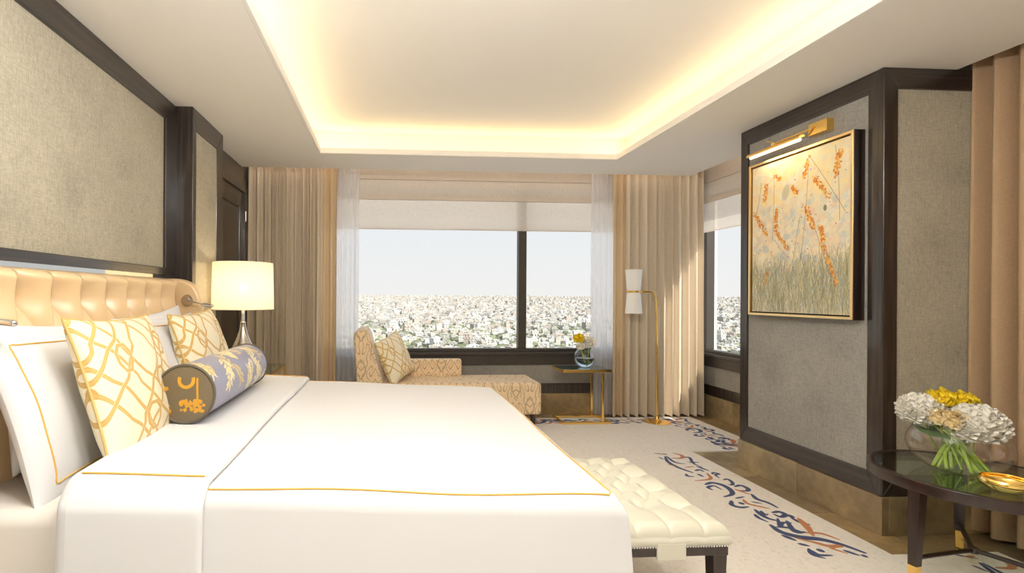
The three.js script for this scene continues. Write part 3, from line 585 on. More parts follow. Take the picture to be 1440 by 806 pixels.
// ---------------------------------------------------------------- bedside table and table lamp
{
  const t = thing('bedside_table', 'gold framed glass bedside table under the table lamp', 'table', [-1.115, 0.01, -4.03]);
  const w = 0.21, d = 0.40, h = 0.68;                       // half sizes
  const bar = (x0, x1, y0, y1, z0, z1) => box(x0, x1, y0, y1, z0, z1, 0.003);
  for (const [x, z] of [[-w, -d], [w - 0.02, -d], [-w, d - 0.02], [w - 0.02, d - 0.02]]) part(t, 'leg', bar(x, x + 0.02, 0, h - 0.02, z, z + 0.02), M.gold);
  for (const y of [0.18, h - 0.02]) part(t, y < 0.5 ? 'lower_frame' : 'top_frame', merge([bar(-w, w, y, y + 0.02, -d, -d + 0.02), bar(-w, w, y, y + 0.02, d - 0.02, d), bar(-w, -w + 0.02, y, y + 0.02, -d + 0.02, d - 0.02), bar(w - 0.02, w, y, y + 0.02, -d + 0.02, d - 0.02)]), M.gold);
  part(t, 'glass_top', box(-w, w, h, h + 0.012, -d, d, 0.003), M.tableGlass, 'green tinted glass top');
  part(t, 'glass_shelf', box(-w + 0.02, w - 0.02, 0.186, 0.194, -d + 0.02, d - 0.02), M.tableGlass);
  const L = thing('table_lamp', 'table lamp with cream drum shade and silver teardrop base', 'lamp', [-1.092, h + 0.012, -3.78]);
  part(L, 'base', latheS([[0, 0], [0.05, 0.0], [0.078, 0.02], [0.099, 0.085], [0.098, 0.15], [0.074, 0.23], [0.043, 0.30], [0.024, 0.365], [0.017, 0.40], [0.0, 0.402]], 60, 48), M.mercury, 'mirror silver teardrop body');
  part(L, 'neck', lathe([[0, 0.395], [0.022, 0.395], [0.022, 0.405], [0.013, 0.41], [0.013, 0.52], [0.0, 0.52]], 24), M.chrome);
  const sh = part(L, 'shade', lathe([[0.212, 0.500], [0.222, 0.500], [0.215, 0.845], [0.205, 0.845]], 64), M.shade, 'cream fabric drum shade');
  part(sh, 'shade_rim', merge([new THREE.TorusGeometry(0.219, 0.003, 6, 64).rotateX(HP).translate(0, 0.501, 0), new THREE.TorusGeometry(0.212, 0.003, 6, 64).rotateX(HP).translate(0, 0.844, 0)]), M.sheet);
  part(L, 'spider', merge([rod(V(-0.206, 0.83, 0), V(0.206, 0.83, 0), 0.002), rod(V(0, 0.83, -0.206), V(0, 0.83, 0.206), 0.002), rod(V(0, 0.52, 0), V(0, 0.83, 0), 0.003)]), M.chrome);
  const glow = new THREE.MeshStandardMaterial({ color: 0x222222, emissive: LAMP.color, emissiveIntensity: 12 });
  part(L, 'bulb', new THREE.SphereGeometry(0.03, 20, 14).translate(0, 0.66, 0), glow);
  const p = new THREE.PointLight(LAMP.color, LAMP.power, 0, 2); p.position.set(-1.092, h + 0.012 + 0.66, -3.78); p.castShadow = true; p.shadow.radius = 1.4; scene.add(p);
}

// ---------------------------------------------------------------- buttoned bench
{
  const x0 = 0.765, x1 = 1.185, z0 = -2.42, z1 = -1.665, yb = 0.425, yt = 0.50, W = x1 - x0, D = z1 - z0;
  const t = thing('bench', 'cream leather buttoned bench with dark wood legs at the bed foot', 'bench', [(x0 + x1) / 2, 0.011, (z0 + z1) / 2]);
  const cx = W / 2, cz = D / 2, su = 0.118, sv = 0.082, rows = 7, zs = -0.30;
  const nodes = []; for (let r = 0; r < rows; r++) for (let k = -2; k <= 2; k++) { const x = (k + (r % 2 ? 0.5 : 0)) * su; if (Math.abs(x) < cx - 0.05) nodes.push([x, zs + r * sv, r]); }
  const zTop = zs, zBot = zs + (rows - 1) * sv, segs = [];
  for (const [x, z, r] of nodes) { for (const s of [-1, 1]) { const m = nodes.find((n) => n[2] === r + 1 && Math.abs(n[0] - x - s * su / 2) < 0.01); if (m) segs.push([x, z, m[0], m[1]]); } if (r === 0) segs.push([x, z, x, -cz]); if (r === rows - 1) segs.push([x, z, x * 1.03, cz]); }
  for (const r of [1, 3, 5, 0, 2, 4, 6]) for (const s of [-1, 1]) { const m = nodes.filter((n) => n[2] === r).reduce((a, n) => s * n[0] > s * a[0] ? n : a); if (Math.abs(m[0]) > cx - 0.12) segs.push([m[0], m[1], s * cx, m[1]]); }
  const dseg = (x, z, [a, b, c, d]) => { const vx = c - a, vz = d - b, q = clamp(((x - a) * vx + (z - b) * vz) / (vx * vx + vz * vz)); return Math.hypot(x - a - q * vx, z - b - q * vz); };
  const top = (x, z) => {
    let dn = 9, dl = 9; for (const [a, b] of nodes) dn = Math.min(dn, Math.hypot(x - a, z - b)); for (const s of segs) dl = Math.min(dl, dseg(x, z, s));
    const r = 0.035, ex = clamp((cx - Math.abs(x)) / r), ez = clamp((cz - Math.abs(z)) / r), e = Math.sqrt(clamp(1 - (1 - ex) ** 2)) * 0.5 + Math.sqrt(clamp(1 - (1 - ez) ** 2)) * 0.5;
    const crown = 0.012 * (1 - (x / cx) ** 2) * (1 - (z / cz) ** 4);
    return yb + (yt - yb) * (0.45 + 0.55 * Math.min(Math.sqrt(clamp(1 - (1 - ex) ** 2)), Math.sqrt(clamp(1 - (1 - ez) ** 2)))) + crown - 0.048 * Math.exp(-Math.pow(dn / 0.032, 1.15)) * e - 0.013 * Math.exp(-dl / 0.010) * e;
  };
  const f = (u) => { const s = u * 2 - 1; return Math.sign(s) * (1 - Math.pow(1 - Math.abs(s), 1.25)); };
  const surf = grid(150, 220, (u, v) => { const x = f(u) * cx, z = f(v) * cz; return V(x, top(x, z), z); }, (u, v) => [u * W, v * D], true);
  const skirt = (n, fn) => grid(n, 4, (u, v) => { const [x, z] = fn(u); const k = 0.006 * Math.sin(Math.PI * v); return V(x + Math.sign(x) * (Math.abs(Math.abs(x) - cx) < 1e-6 ? k : 0), lerp(top(x, z), yb, v), z + Math.sign(z) * (Math.abs(Math.abs(z) - cz) < 1e-6 ? k : 0)); }, null, true);
  const seat = part(t, 'seat', merge([surf, skirt(60, (u) => [lerp(-cx, cx, u), cz]), skirt(60, (u) => [lerp(cx, -cx, u), -cz]), skirt(80, (u) => [cx, lerp(cz, -cz, u)]), skirt(80, (u) => [-cx, lerp(-cz, cz, u)])]), M.leatherCream, 'buttoned cream leather seat');
  const bg = new THREE.SphereGeometry(0.008, 10, 8); bg.scale(1, 0.5, 1);
  for (const [x, z] of nodes) { const b = part(seat, 'button', bg, M.leatherCream); b.position.set(x, top(x, z) + 0.003, z); }
  for (const s of [-1, 1]) part(seat, 'tab', box(-0.052, 0.052, yb - 0.045, yb + 0.015, s * cz - (s > 0 ? 0.008 : -0.008), s * (cz + 0.006), 0.004), M.leatherCream, 'leather tab over the rail');
  part(t, 'rail', merge([box(-cx + 0.004, cx - 0.004, yb - 0.035, yb + 0.002, cz - 0.03, cz - 0.002, 0.003), box(-cx + 0.004, cx - 0.004, yb - 0.035, yb + 0.002, -cz + 0.002, -cz + 0.03, 0.003), box(-cx + 0.004, -cx + 0.03, yb - 0.035, yb + 0.002, -cz, cz, 0.003), box(cx - 0.03, cx - 0.004, yb - 0.035, yb + 0.002, -cz, cz, 0.003)]), M.woodRed);
  const legG = () => { const g = new THREE.BoxGeometry(0.05, yb, 0.05, 1, 4, 1); const p = g.attributes.position; for (let i = 0; i < p.count; i++) { const k = lerp(0.62, 1, (p.getY(i) + yb / 2) / yb); p.setX(i, p.getX(i) * k); p.setZ(i, p.getZ(i) * k); } g.computeVertexNormals(); return boxUV(g); };
  for (const sx of [-1, 1]) for (const sz of [-1, 1]) part(t, 'leg', at(legG(), 0, sx * (cx - 0.03), yb / 2, sz * (cz - 0.03)), M.woodRed);
  const nail = new THREE.SphereGeometry(0.0042, 8, 6), nails = [];
  for (let x = -cx + 0.01; x <= cx - 0.005; x += 0.0095) for (const s of [-1, 1]) if (Math.abs(x) > 0.055) nails.push(nail.clone().translate(x, yb + 0.002, s * (cz + 0.003)));
  for (let z = -cz + 0.01; z <= cz - 0.005; z += 0.0095) nails.push(nail.clone().translate(cx + 0.003, yb + 0.002, z), nail.clone().translate(-cx - 0.003, yb + 0.002, z));
  const ng = merge(nails), nm = part(t, 'nailheads', ng, M.chrome, 'row of small metal nailheads'); nm.userData.kind = 'stuff';
}

// ---------------------------------------------------------------- chaise
const damaskTex = tex(1024, 1024, (u, v) => {          // scrolling woven motif, two repeats across
  const m = (a) => { const s = (a * 4) % 1; return s < 0.5 ? s * 2 : 2 - s * 2; };
  const x = m(u), y = (v * 3) % 1, wx = x + 0.10 * Math.sin(y * 6.283 * 2), r1 = Math.hypot(wx - 0.30, y - 0.30), r2 = Math.hypot(wx - 0.72, y - 0.72), a1 = Math.atan2(y - 0.30, wx - 0.30), a2 = Math.atan2(y - 0.72, wx - 0.72);
  const s1 = Math.abs(Math.sin(14 * r1 + a1)), s2 = Math.abs(Math.sin(14 * r2 - a2)), edge = Math.abs(Math.sin(Math.PI * (x + 0.32 * Math.sin(6.283 * y))));
  const ink = (r1 < r2 ? s1 : s2) < 0.34 || edge < 0.13 ? 1 : 0;
  const n = 0.90 + 0.2 * vn(u, v, 400, 400, 3), k = n * (ink ? 0.80 : 1);
  return [236 * k, (ink ? 204 : 210) * k, (ink ? 160 : 172) * k];
});
M.damask = std({ map: rep(damaskTex, 0.95), roughness: 0.5, sheen: 1, sheenRoughness: 0.35, sheenColor: S(255, 252, 248) });
{
  const t = thing('chaise_longue', 'tan scroll patterned chaise longue under the wide window', 'chaise', [0, 0, 0]);
  const zf = -4.60, zb = -5.13;
  const sg = new RoundedBoxGeometry(1.54, 0.30, 0.53, 4, 0.03, 0); sg.translate(0.66, 0.335, (zf + zb) / 2);
  { const p = sg.attributes.position; for (let i = 0; i < p.count; i++) if (p.getY(i) > 0.45) { const a = (p.getX(i) - 0.66) / 0.77, b = (p.getZ(i) - (zf + zb) / 2) / 0.265; p.setY(i, p.getY(i) + 0.02 * (1 - a * a) * (1 - b * b)); } }
  part(t, 'seat', boxUV(sg), M.damask);
  const bs = new THREE.Shape(); bs.moveTo(-0.275, 0.19); bs.lineTo(-0.335, 0.93); bs.quadraticCurveTo(-0.32, 0.985, -0.25, 0.985); bs.quadraticCurveTo(-0.19, 0.985, -0.175, 0.90); bs.lineTo(-0.06, 0.49); bs.lineTo(-0.06, 0.19); bs.closePath();
  const bgm = new THREE.ExtrudeGeometry(bs, { depth: 0.49, bevelEnabled: true, bevelThickness: 0.02, bevelSize: 0.02, bevelOffset: -0.02, bevelSegments: 4, curveSegments: 14 });
  bgm.translate(0, 0, zb + 0.02); part(t, 'backrest', boxUV(bgm), M.damask);
  part(t, 'arm', box(-0.12, 0.735, 0.44, 0.655, zb, zb + 0.09, 0.02), M.damask, 'low arm along the window');
  for (const [x, z] of [[-0.22, zf - 0.05], [-0.22, zb + 0.05], [1.36, zf - 0.05], [1.36, zb + 0.05]]) part(t, 'leg', new THREE.CylinderGeometry(0.032, 0.018, 0.185, 4, 1).rotateY(Math.PI / 4).translate(x, 0.1025, z), M.woodRed);
}

// ---------------------------------------------------------------- gold side table by the window
{
  const x0 = 1.735, x1 = 2.245, z1 = -4.915, z0 = -5.22, h = 0.553, b = 0.024;
  const t = thing('side_table', 'gold C-shaped side table with teal glass top by the window', 'table', [(x0 + x1) / 2, 0.01, (z0 + z1) / 2]);
  const w = (x1 - x0) / 2, d = (z1 - z0) / 2, B = (a, c, e, f, g, i) => box(a, c, e, f, g, i, 0.003);
  part(t, 'base_frame', merge([B(-w, w, 0, b, -d, -d + b), B(-w, w, 0, b, d - b, d), B(-w, -w + b, 0, b, -d + b, d - b), B(w - b, w, 0, b, -d + b, d - b)]), M.gold);
  for (const z of [-d, d - b]) part(t, 'post', B(w - 0.10, w - 0.10 + b, b, h - 0.03, z, z + b), M.gold);
  part(t, 'top_frame', merge([B(-w, w, h - 0.03, h, -d, -d + 0.012), B(-w, w, h - 0.03, h, d - 0.012, d), B(-w, -w + 0.012, h - 0.03, h, -d, d), B(w - 0.012, w, h - 0.03, h, -d, d)]), M.gold);
  part(t, 'glass_top', box(-w + 0.012, w - 0.012, h - 0.012, h + 0.001, -d + 0.012, d - 0.012), M.tealGlass, 'glossy dark teal glass top');
}

// ---------------------------------------------------------------- flowers
M.petalWhite = std({ color: S(252, 248, 236), roughness: 0.7, transmission: 0.1, thickness: 0, side: THREE.DoubleSide });
M.petalCream = std({ color: S(250, 232, 186), roughness: 0.7, transmission: 0.25, thickness: 0, side: THREE.DoubleSide });
M.petalYellow = std({ color: S(255, 226, 40), roughness: 0.6, transmission: 0.1, thickness: 0, side: THREE.DoubleSide });
M.leaf = std({ color: S(70, 112, 46), roughness: 0.55, transmission: 0.2, thickness: 0, side: THREE.DoubleSide });
M.leafDark = std({ color: S(44, 80, 34), roughness: 0.5, side: THREE.DoubleSide });
M.stem = std({ color: S(150, 176, 66), roughness: 0.5 });
const petal = (w, l, cup, ruf) => grid(5, 5, (u, v) => { const s = u * 2 - 1, b = Math.sin(Math.PI * (0.12 + 0.78 * v)) ; return V(s * w / 2 * b, l * v, cup * (s * s * 0.5 * b - Math.sin(v * 2.2) * 0.55) + ruf * Math.sin(7 * s + 3 * v) * v); });
function bloomGeo(n, R, pw, pl, cup, ruf, sd, minY = -0.55, open = 0.5) {
  reseed(sd); const out = [], base = [petal(pw, pl, cup, ruf), petal(pw * 0.85, pl * 0.9, cup * 1.3, -ruf), petal(pw * 1.1, pl, cup * 0.8, ruf * 1.3)];
  for (let i = 0; i < n; i++) {
    const y = lerp(1, minY, (i + 0.5) / n), a = i * 2.39996 + rr(-0.25, 0.25), r = Math.sqrt(Math.max(0, 1 - y * y)), d = V(r * Math.cos(a), y, r * Math.sin(a));
    const tang = V(-d.x * d.y, 1 - d.y * d.y, -d.z * d.y); if (tang.length() < 0.05) tang.set(Math.cos(a), 0, Math.sin(a)); tang.normalize();
    const up = tang.multiplyScalar(open + rr(-0.2, 0.2)).add(d.clone().multiplyScalar(1 - open)).add(V(rr(-0.2, 0.2), rr(-0.2, 0.2), rr(-0.2, 0.2))).normalize();
    const nrm = d.clone().addScaledVector(up, -d.dot(up)); if (nrm.length() < 0.05) nrm.set(up.y, -up.x, 0.2); nrm.normalize();
    const m = new THREE.Matrix4().makeBasis(up.clone().cross(nrm).normalize().multiplyScalar(rr(0.85, 1.1)), up.clone().multiplyScalar(rr(0.85, 1.1)), nrm);
    m.setPosition(d.multiplyScalar(R).addScaledVector(up, -pl * 0.45)); out.push(base[i % 3].clone().applyMatrix4(m));
  }
  out.push(new THREE.IcosahedronGeometry(R * 0.86, 2)); return merge(out);
}
const blooms = {
  hyd: bloomGeo(210, 0.060, 0.026, 0.026, 0.010, 0.004, 3, -0.85, 0.55), peony: bloomGeo(80, 0.040, 0.042, 0.042, 0.016, 0.004, 4, -0.6, 0.75),
  tulip: bloomGeo(34, 0.026, 0.032, 0.040, 0.016, 0.003, 6, -0.5, 0.85), rose: bloomGeo(46, 0.028, 0.036, 0.034, 0.018, 0.002, 7, -0.5, 0.9),
};
const leafG = (l, w) => grid(6, 8, (u, v) => { const s = u * 2 - 1; return V(s * w * Math.sin(Math.PI * Math.pow(v, 0.8)) * 0.5, l * v, 0.12 * l * s * s - 0.25 * l * v * v); });
function flower(name, label, bloom, mat, pos, foot, group, o = {}) {
  const f = thing(name, label, 'flower', pos, o.turn ?? 0, group);
  const b = part(f, 'bloom', blooms[bloom], mat); b.scale.set(...(o.scale ?? [1, 1, 1]));
  if (o.tilt) b.rotation.set(...o.tilt);
  const e = V(...foot).sub(V(...pos)).applyAxisAngle(V(0, 1, 0), -(o.turn ?? 0)); const mid = e.clone().multiplyScalar(0.5).add(V(0, e.y * 0.05, 0)); mid.x *= 0.7; mid.z *= 0.7;
  part(f, 'stem', tube([V(0, -0.01, 0), mid, e], o.r ?? 0.0042, 16, 7), M.stem);
  for (const [tt, az, l, w, up] of o.leaves ?? []) { const g = leafG(l, w); g.rotateX(up); g.rotateY(az); const p = e.clone().multiplyScalar(tt); g.translate(p.x, p.y, p.z); part(f, 'leaf', g, M.leaf); }
  return f;
}
{ // small vase on the gold table
  const cx = 2.025, cy = 0.564, cz = -5.07, v = thing('fishbowl_vase', 'small round clear glass vase on the gold side table', 'vase', [cx, cy, cz]);
  const R = 0.108, prof = []; for (let i = 0; i <= 30; i++) { const a = lerp(-HP + 0.42, HP - 0.62, i / 30); prof.push([R * Math.cos(a), R * 0.98 + R * Math.sin(a)]); }
  const y0 = prof[0][1]; const P = prof.map(([x, y]) => [x, y - y0]);
  part(v, 'bowl', lathe([[0, 0], ...P, ...P.slice().reverse().map(([x, y]) => [Math.max(0, x - 0.004), Math.max(y, 0.006)]), [0, 0.006]], 48), M.glass);
  const wl = P.filter(([, y]) => y < 0.10).map(([x, y]) => [x - 0.006, y + 0.007]); part(v, 'water', lathe([[0, 0.008], ...wl, [0, wl[wl.length - 1][1]]], 40), std({ color: S(255, 255, 255), transmission: 1, thickness: 0.1, ior: 1.33, roughness: 0, attenuationColor: S(190, 214, 232), attenuationDistance: 0.3 }), 'clear water');
  const F = [cx, cy + 0.035, cz];
  flower('double_tulip', 'bright yellow ruffled flower in the small vase on the gold table', 'tulip', M.petalYellow, [1.955, 0.862, -5.05], [F[0] + 0.02, F[1], F[2]], 'flowers in the small round vase', { scale: [1.75, 1.5, 1.75] });
  flower('peony', 'open white peony beside the yellow flower in the small vase', 'peony', M.petalWhite, [2.075, 0.815, -5.08], [F[0] + 0.03, F[1] + 0.01, F[2] - 0.01], 'flowers in the small round vase', { scale: [1.45, 1.35, 1.3], leaves: [[0.35, 1.2, 0.06, 0.03, 0.9]] });
  flower('peony', 'white peony hanging low over the rim of the small vase', 'peony', M.petalWhite, [1.962, 0.785, -5.02], [F[0] + 0.045, F[1] + 0.02, F[2] + 0.02], 'flowers in the small round vase', { scale: [0.95, 0.85, 0.95], leaves: [[0.4, 2.6, 0.05, 0.025, 0.8]] });
}

// ---------------------------------------------------------------- floor lamp in the corner
{
  const px = 2.76, pz = -4.985, t = thing('floor_lamp', 'brass floor lamp with white hourglass shade before the corner curtain', 'lamp', [px, 0.01, pz]);
  part(t, 'base', latheS([[0, 0.0], [0.125, 0.0], [0.128, 0.008], [0.09, 0.018], [0.03, 0.03], [0.014, 0.06], [0.0, 0.062]], 40, 48), M.gold);
  part(t, 'pole', tube([V(0.0, 0.04, 0), V(-0.008, 0.6, 0), V(-0.016, 1.18, 0), V(-0.025, 1.29, 0), V(-0.06, 1.338, 0), V(-0.13, 1.345, 0), V(-0.20, 1.345, 0)], 0.0095, 90, 12), M.gold);
  const cx = -0.255, up = part(t, 'shade', lathe([[0.064, 0], [0.066, 0], [0.083, 0.215], [0.081, 0.215]], 48).translate(cx, 1.355, 0), M.shadeWhite, 'white upper cone of the hourglass shade');
  part(t, 'shade', lathe([[0.081, -0.215], [0.083, -0.215], [0.066, 0], [0.064, 0]], 48).translate(cx, 1.335, 0), M.shadeWhite, 'white lower cone of the hourglass shade');
  part(t, 'waist_ring', lathe([[0.0, -0.011], [0.069, -0.011], [0.072, 0], [0.069, 0.011], [0.0, 0.011]], 40).translate(cx, 1.345, 0), M.gold);
  part(t, 'finial', new THREE.SphereGeometry(0.012, 14, 10).translate(cx + 0.075, 1.345, 0.02), M.gold);
}

// ---------------------------------------------------------------- painting and picture light
{
  const art = canvasTex(1024, 1340, (c, w, h) => {
    reseed(41); const bl = (x, y, rx, ry, col, a = 0) => { c.save(); c.translate(x, y); c.rotate(a); c.fillStyle = col; c.beginPath(); c.ellipse(0, 0, rx, ry, 0, 0, 7); c.fill(); c.restore(); };
    c.fillStyle = 'rgb(238,222,184)'; c.fillRect(0, 0, w, h);
    const cols = ['244,230,194', '236,210,176', '222,218,202', '200,206,204', '248,222,150', '232,196,170', '242,234,214', '184,194,196'];
    for (let i = 0; i < 1500; i++) { const y = rr(0, h), k = y < h * 0.3 ? [0, 4, 4, 1, 6, 2][Math.floor(rr(0, 6))] : y < h * 0.75 ? [0, 2, 3, 5, 6, 7, 1][Math.floor(rr(0, 7))] : [2, 3, 7, 6][Math.floor(rr(0, 4))]; bl(rr(0, w), y, rr(10, 70), rr(6, 34), `rgba(${cols[k]},${rr(0.15, 0.5)})`, rr(0, 3)); }  // extra yellow at the top: the picture lamp's warm glow, painted in
    c.lineCap = 'round';
    for (let i = 0; i < 2600; i++) { const x = rr(0, w), y0 = h * rr(0.72, 1.02), l = rr(20, 190) * (0.4 + 0.9 * vn(x / w, 0.5, 9, 1, 8)); c.strokeStyle = ['rgba(122,120,82,0.45)', 'rgba(156,148,104,0.45)', 'rgba(104,108,88,0.4)', 'rgba(196,190,158,0.5)', 'rgba(160,168,166,0.5)', 'rgba(212,200,150,0.4)'][i % 6]; c.lineWidth = rr(2, 6); c.beginPath(); c.moveTo(x, y0 + 40); c.quadraticCurveTo(x + rr(-26, 26), y0 - l * 0.5, x + rr(-60, 60), y0 - l); c.stroke(); }
    for (const [x0, y0, x1, y1] of [[270, 60, 250, 700], [640, 40, 980, 560], [640, 40, 560, 900], [110, 150, 40, 460], [560, 520, 470, 1080], [280, 700, 420, 860], [700, 640, 860, 1080], [890, 30, 930, 620], [190, 1060, 120, 1180]]) { c.strokeStyle = 'rgba(110,96,60,0.65)'; c.lineWidth = 4; c.beginPath(); c.moveTo(x0, y0); c.quadraticCurveTo((x0 + x1) / 2 + rr(-30, 30), (y0 + y1) / 2, x1, y1); c.stroke(); }
    const clump = (x0, y0, x1, y1, n, s) => { for (let i = 0; i < n; i++) { const t = rnd(); bl(lerp(x0, x1, t) + rr(-s, s), lerp(y0, y1, t) + rr(-s, s), rr(5, 15), rr(4, 10), ['rgba(214,128,38,0.75)', 'rgba(232,154,48,0.75)', 'rgba(196,108,42,0.75)', 'rgba(246,190,80,0.75)'][i % 4], rr(0, 3)); } };
    clump(20, 420, 180, 640, 90, 20); clump(300, 420, 290, 620, 80, 20); clump(290, 620, 430, 800, 60, 16); clump(620, 470, 690, 640, 80, 22); clump(760, 640, 800, 860, 80, 22); clump(800, 860, 910, 1100, 60, 18); clump(930, 80, 900, 260, 80, 26); clump(700, 240, 830, 420, 70, 20); clump(640, 60, 590, 220, 60, 18); clump(180, 170, 150, 330, 50, 20); clump(460, 260, 520, 320, 40, 20); clump(270, 130, 360, 180, 30, 18); clump(190, 980, 160, 1080, 24, 10);
    for (let i = 0; i < 90; i++) bl(rr(0, w), rr(h * 0.1, h * 0.85), rr(3, 8), rr(3, 7), 'rgba(160,96,170,0.7)');
    bl(800, 500, 16, 24, 'rgba(110,112,96,0.8)'); bl(400, 300, 40, 70, 'rgba(150,156,140,0.35)', 0.3);
  });
  const zF = -3.525, zN = -2.695, y0 = 1.175, y1 = 2.265, W = zN - zF, H = y1 - y0, X = 2.712;
  const p = thing('painting', 'abstract painting of orange blossoms over green grass in gold frame', 'painting', [X, y0, zF], -HP);
  const fr = mitred(W, H, 0.016, 0.016, 0.016, 0.016, 0.072, 0.002);
  for (const k of ['left', 'right', 'top', 'bottom']) part(p, 'frame_bar', at(fr[k], 0, 0, 0, 0.001), M.goldSoft);
  const side = mitred(W + 0.004, H + 0.004, 0.003, 0.003, 0.003, 0.003, 0.066, 0.0005);
  for (const k of ['left', 'right', 'top', 'bottom']) part(p, 'frame_side', at(side[k], 0, -0.002, -0.002, 0.001), M.woodRed, 'dark wood frame side');
  part(p, 'backing', box(0.01, W - 0.01, 0.01, H - 0.01, 0.002, 0.030), M.black);
  const cv = new THREE.BoxGeometry(W - 0.05, H - 0.05, 0.030); cv.translate(W / 2, H / 2, 0.045);
  part(p, 'canvas', cv, std({ map: art, roughness: 0.6, bumpMap: rep(grainTex, 3), bumpScale: 0.0015 }), 'abstract orange, cream and green paint');
  const L = thing('picture_light', 'brass picture light with glowing tube above the painting', 'light', [X, 2.33, -3.13], -HP);
  part(L, 'wall_box', box(0.10, 0.235, 0.0, 0.075, 0, 0.05, 0.003), M.gold);
  part(L, 'arm', merge([rod(V(0.15, 0.045, 0.05), V(-0.06, 0.0, 0.15), 0.006), rod(V(-0.06, 0, 0.15), V(-0.06, -0.03, 0.15), 0.006), rod(V(-0.06, 0.01, 0.15), V(-0.13, 0.04, 0.15), 0.003)]), M.gold);
  part(L, 'joint', new THREE.CylinderGeometry(0.016, 0.016, 0.03, 18).translate(-0.06, -0.01, 0.15), M.gold);
  part(L, 'reflector', new THREE.CylinderGeometry(0.020, 0.020, 0.46, 24, 1, true, 0, Math.PI).rotateZ(HP).rotateX(0.35).translate(-0.06, -0.026, 0.15), std({ color: new THREE.Color(0.95, 0.62, 0.20), metalness: 1, roughness: 0.18, side: THREE.DoubleSide }));
  part(L, 'light_tube', new THREE.CapsuleGeometry(0.011, 0.42, 6, 16).rotateZ(HP).translate(-0.06, -0.036, 0.15), new THREE.MeshStandardMaterial({ color: 0x333333, emissive: PICT.color, emissiveIntensity: 2.6 }));
  const a = new THREE.RectAreaLight(PICT.color, PICT.power, 0.42, 0.025); a.position.set(X - 0.148, 2.277, -3.19); a.lookAt(X, 1.62, -3.15); scene.add(a);
}

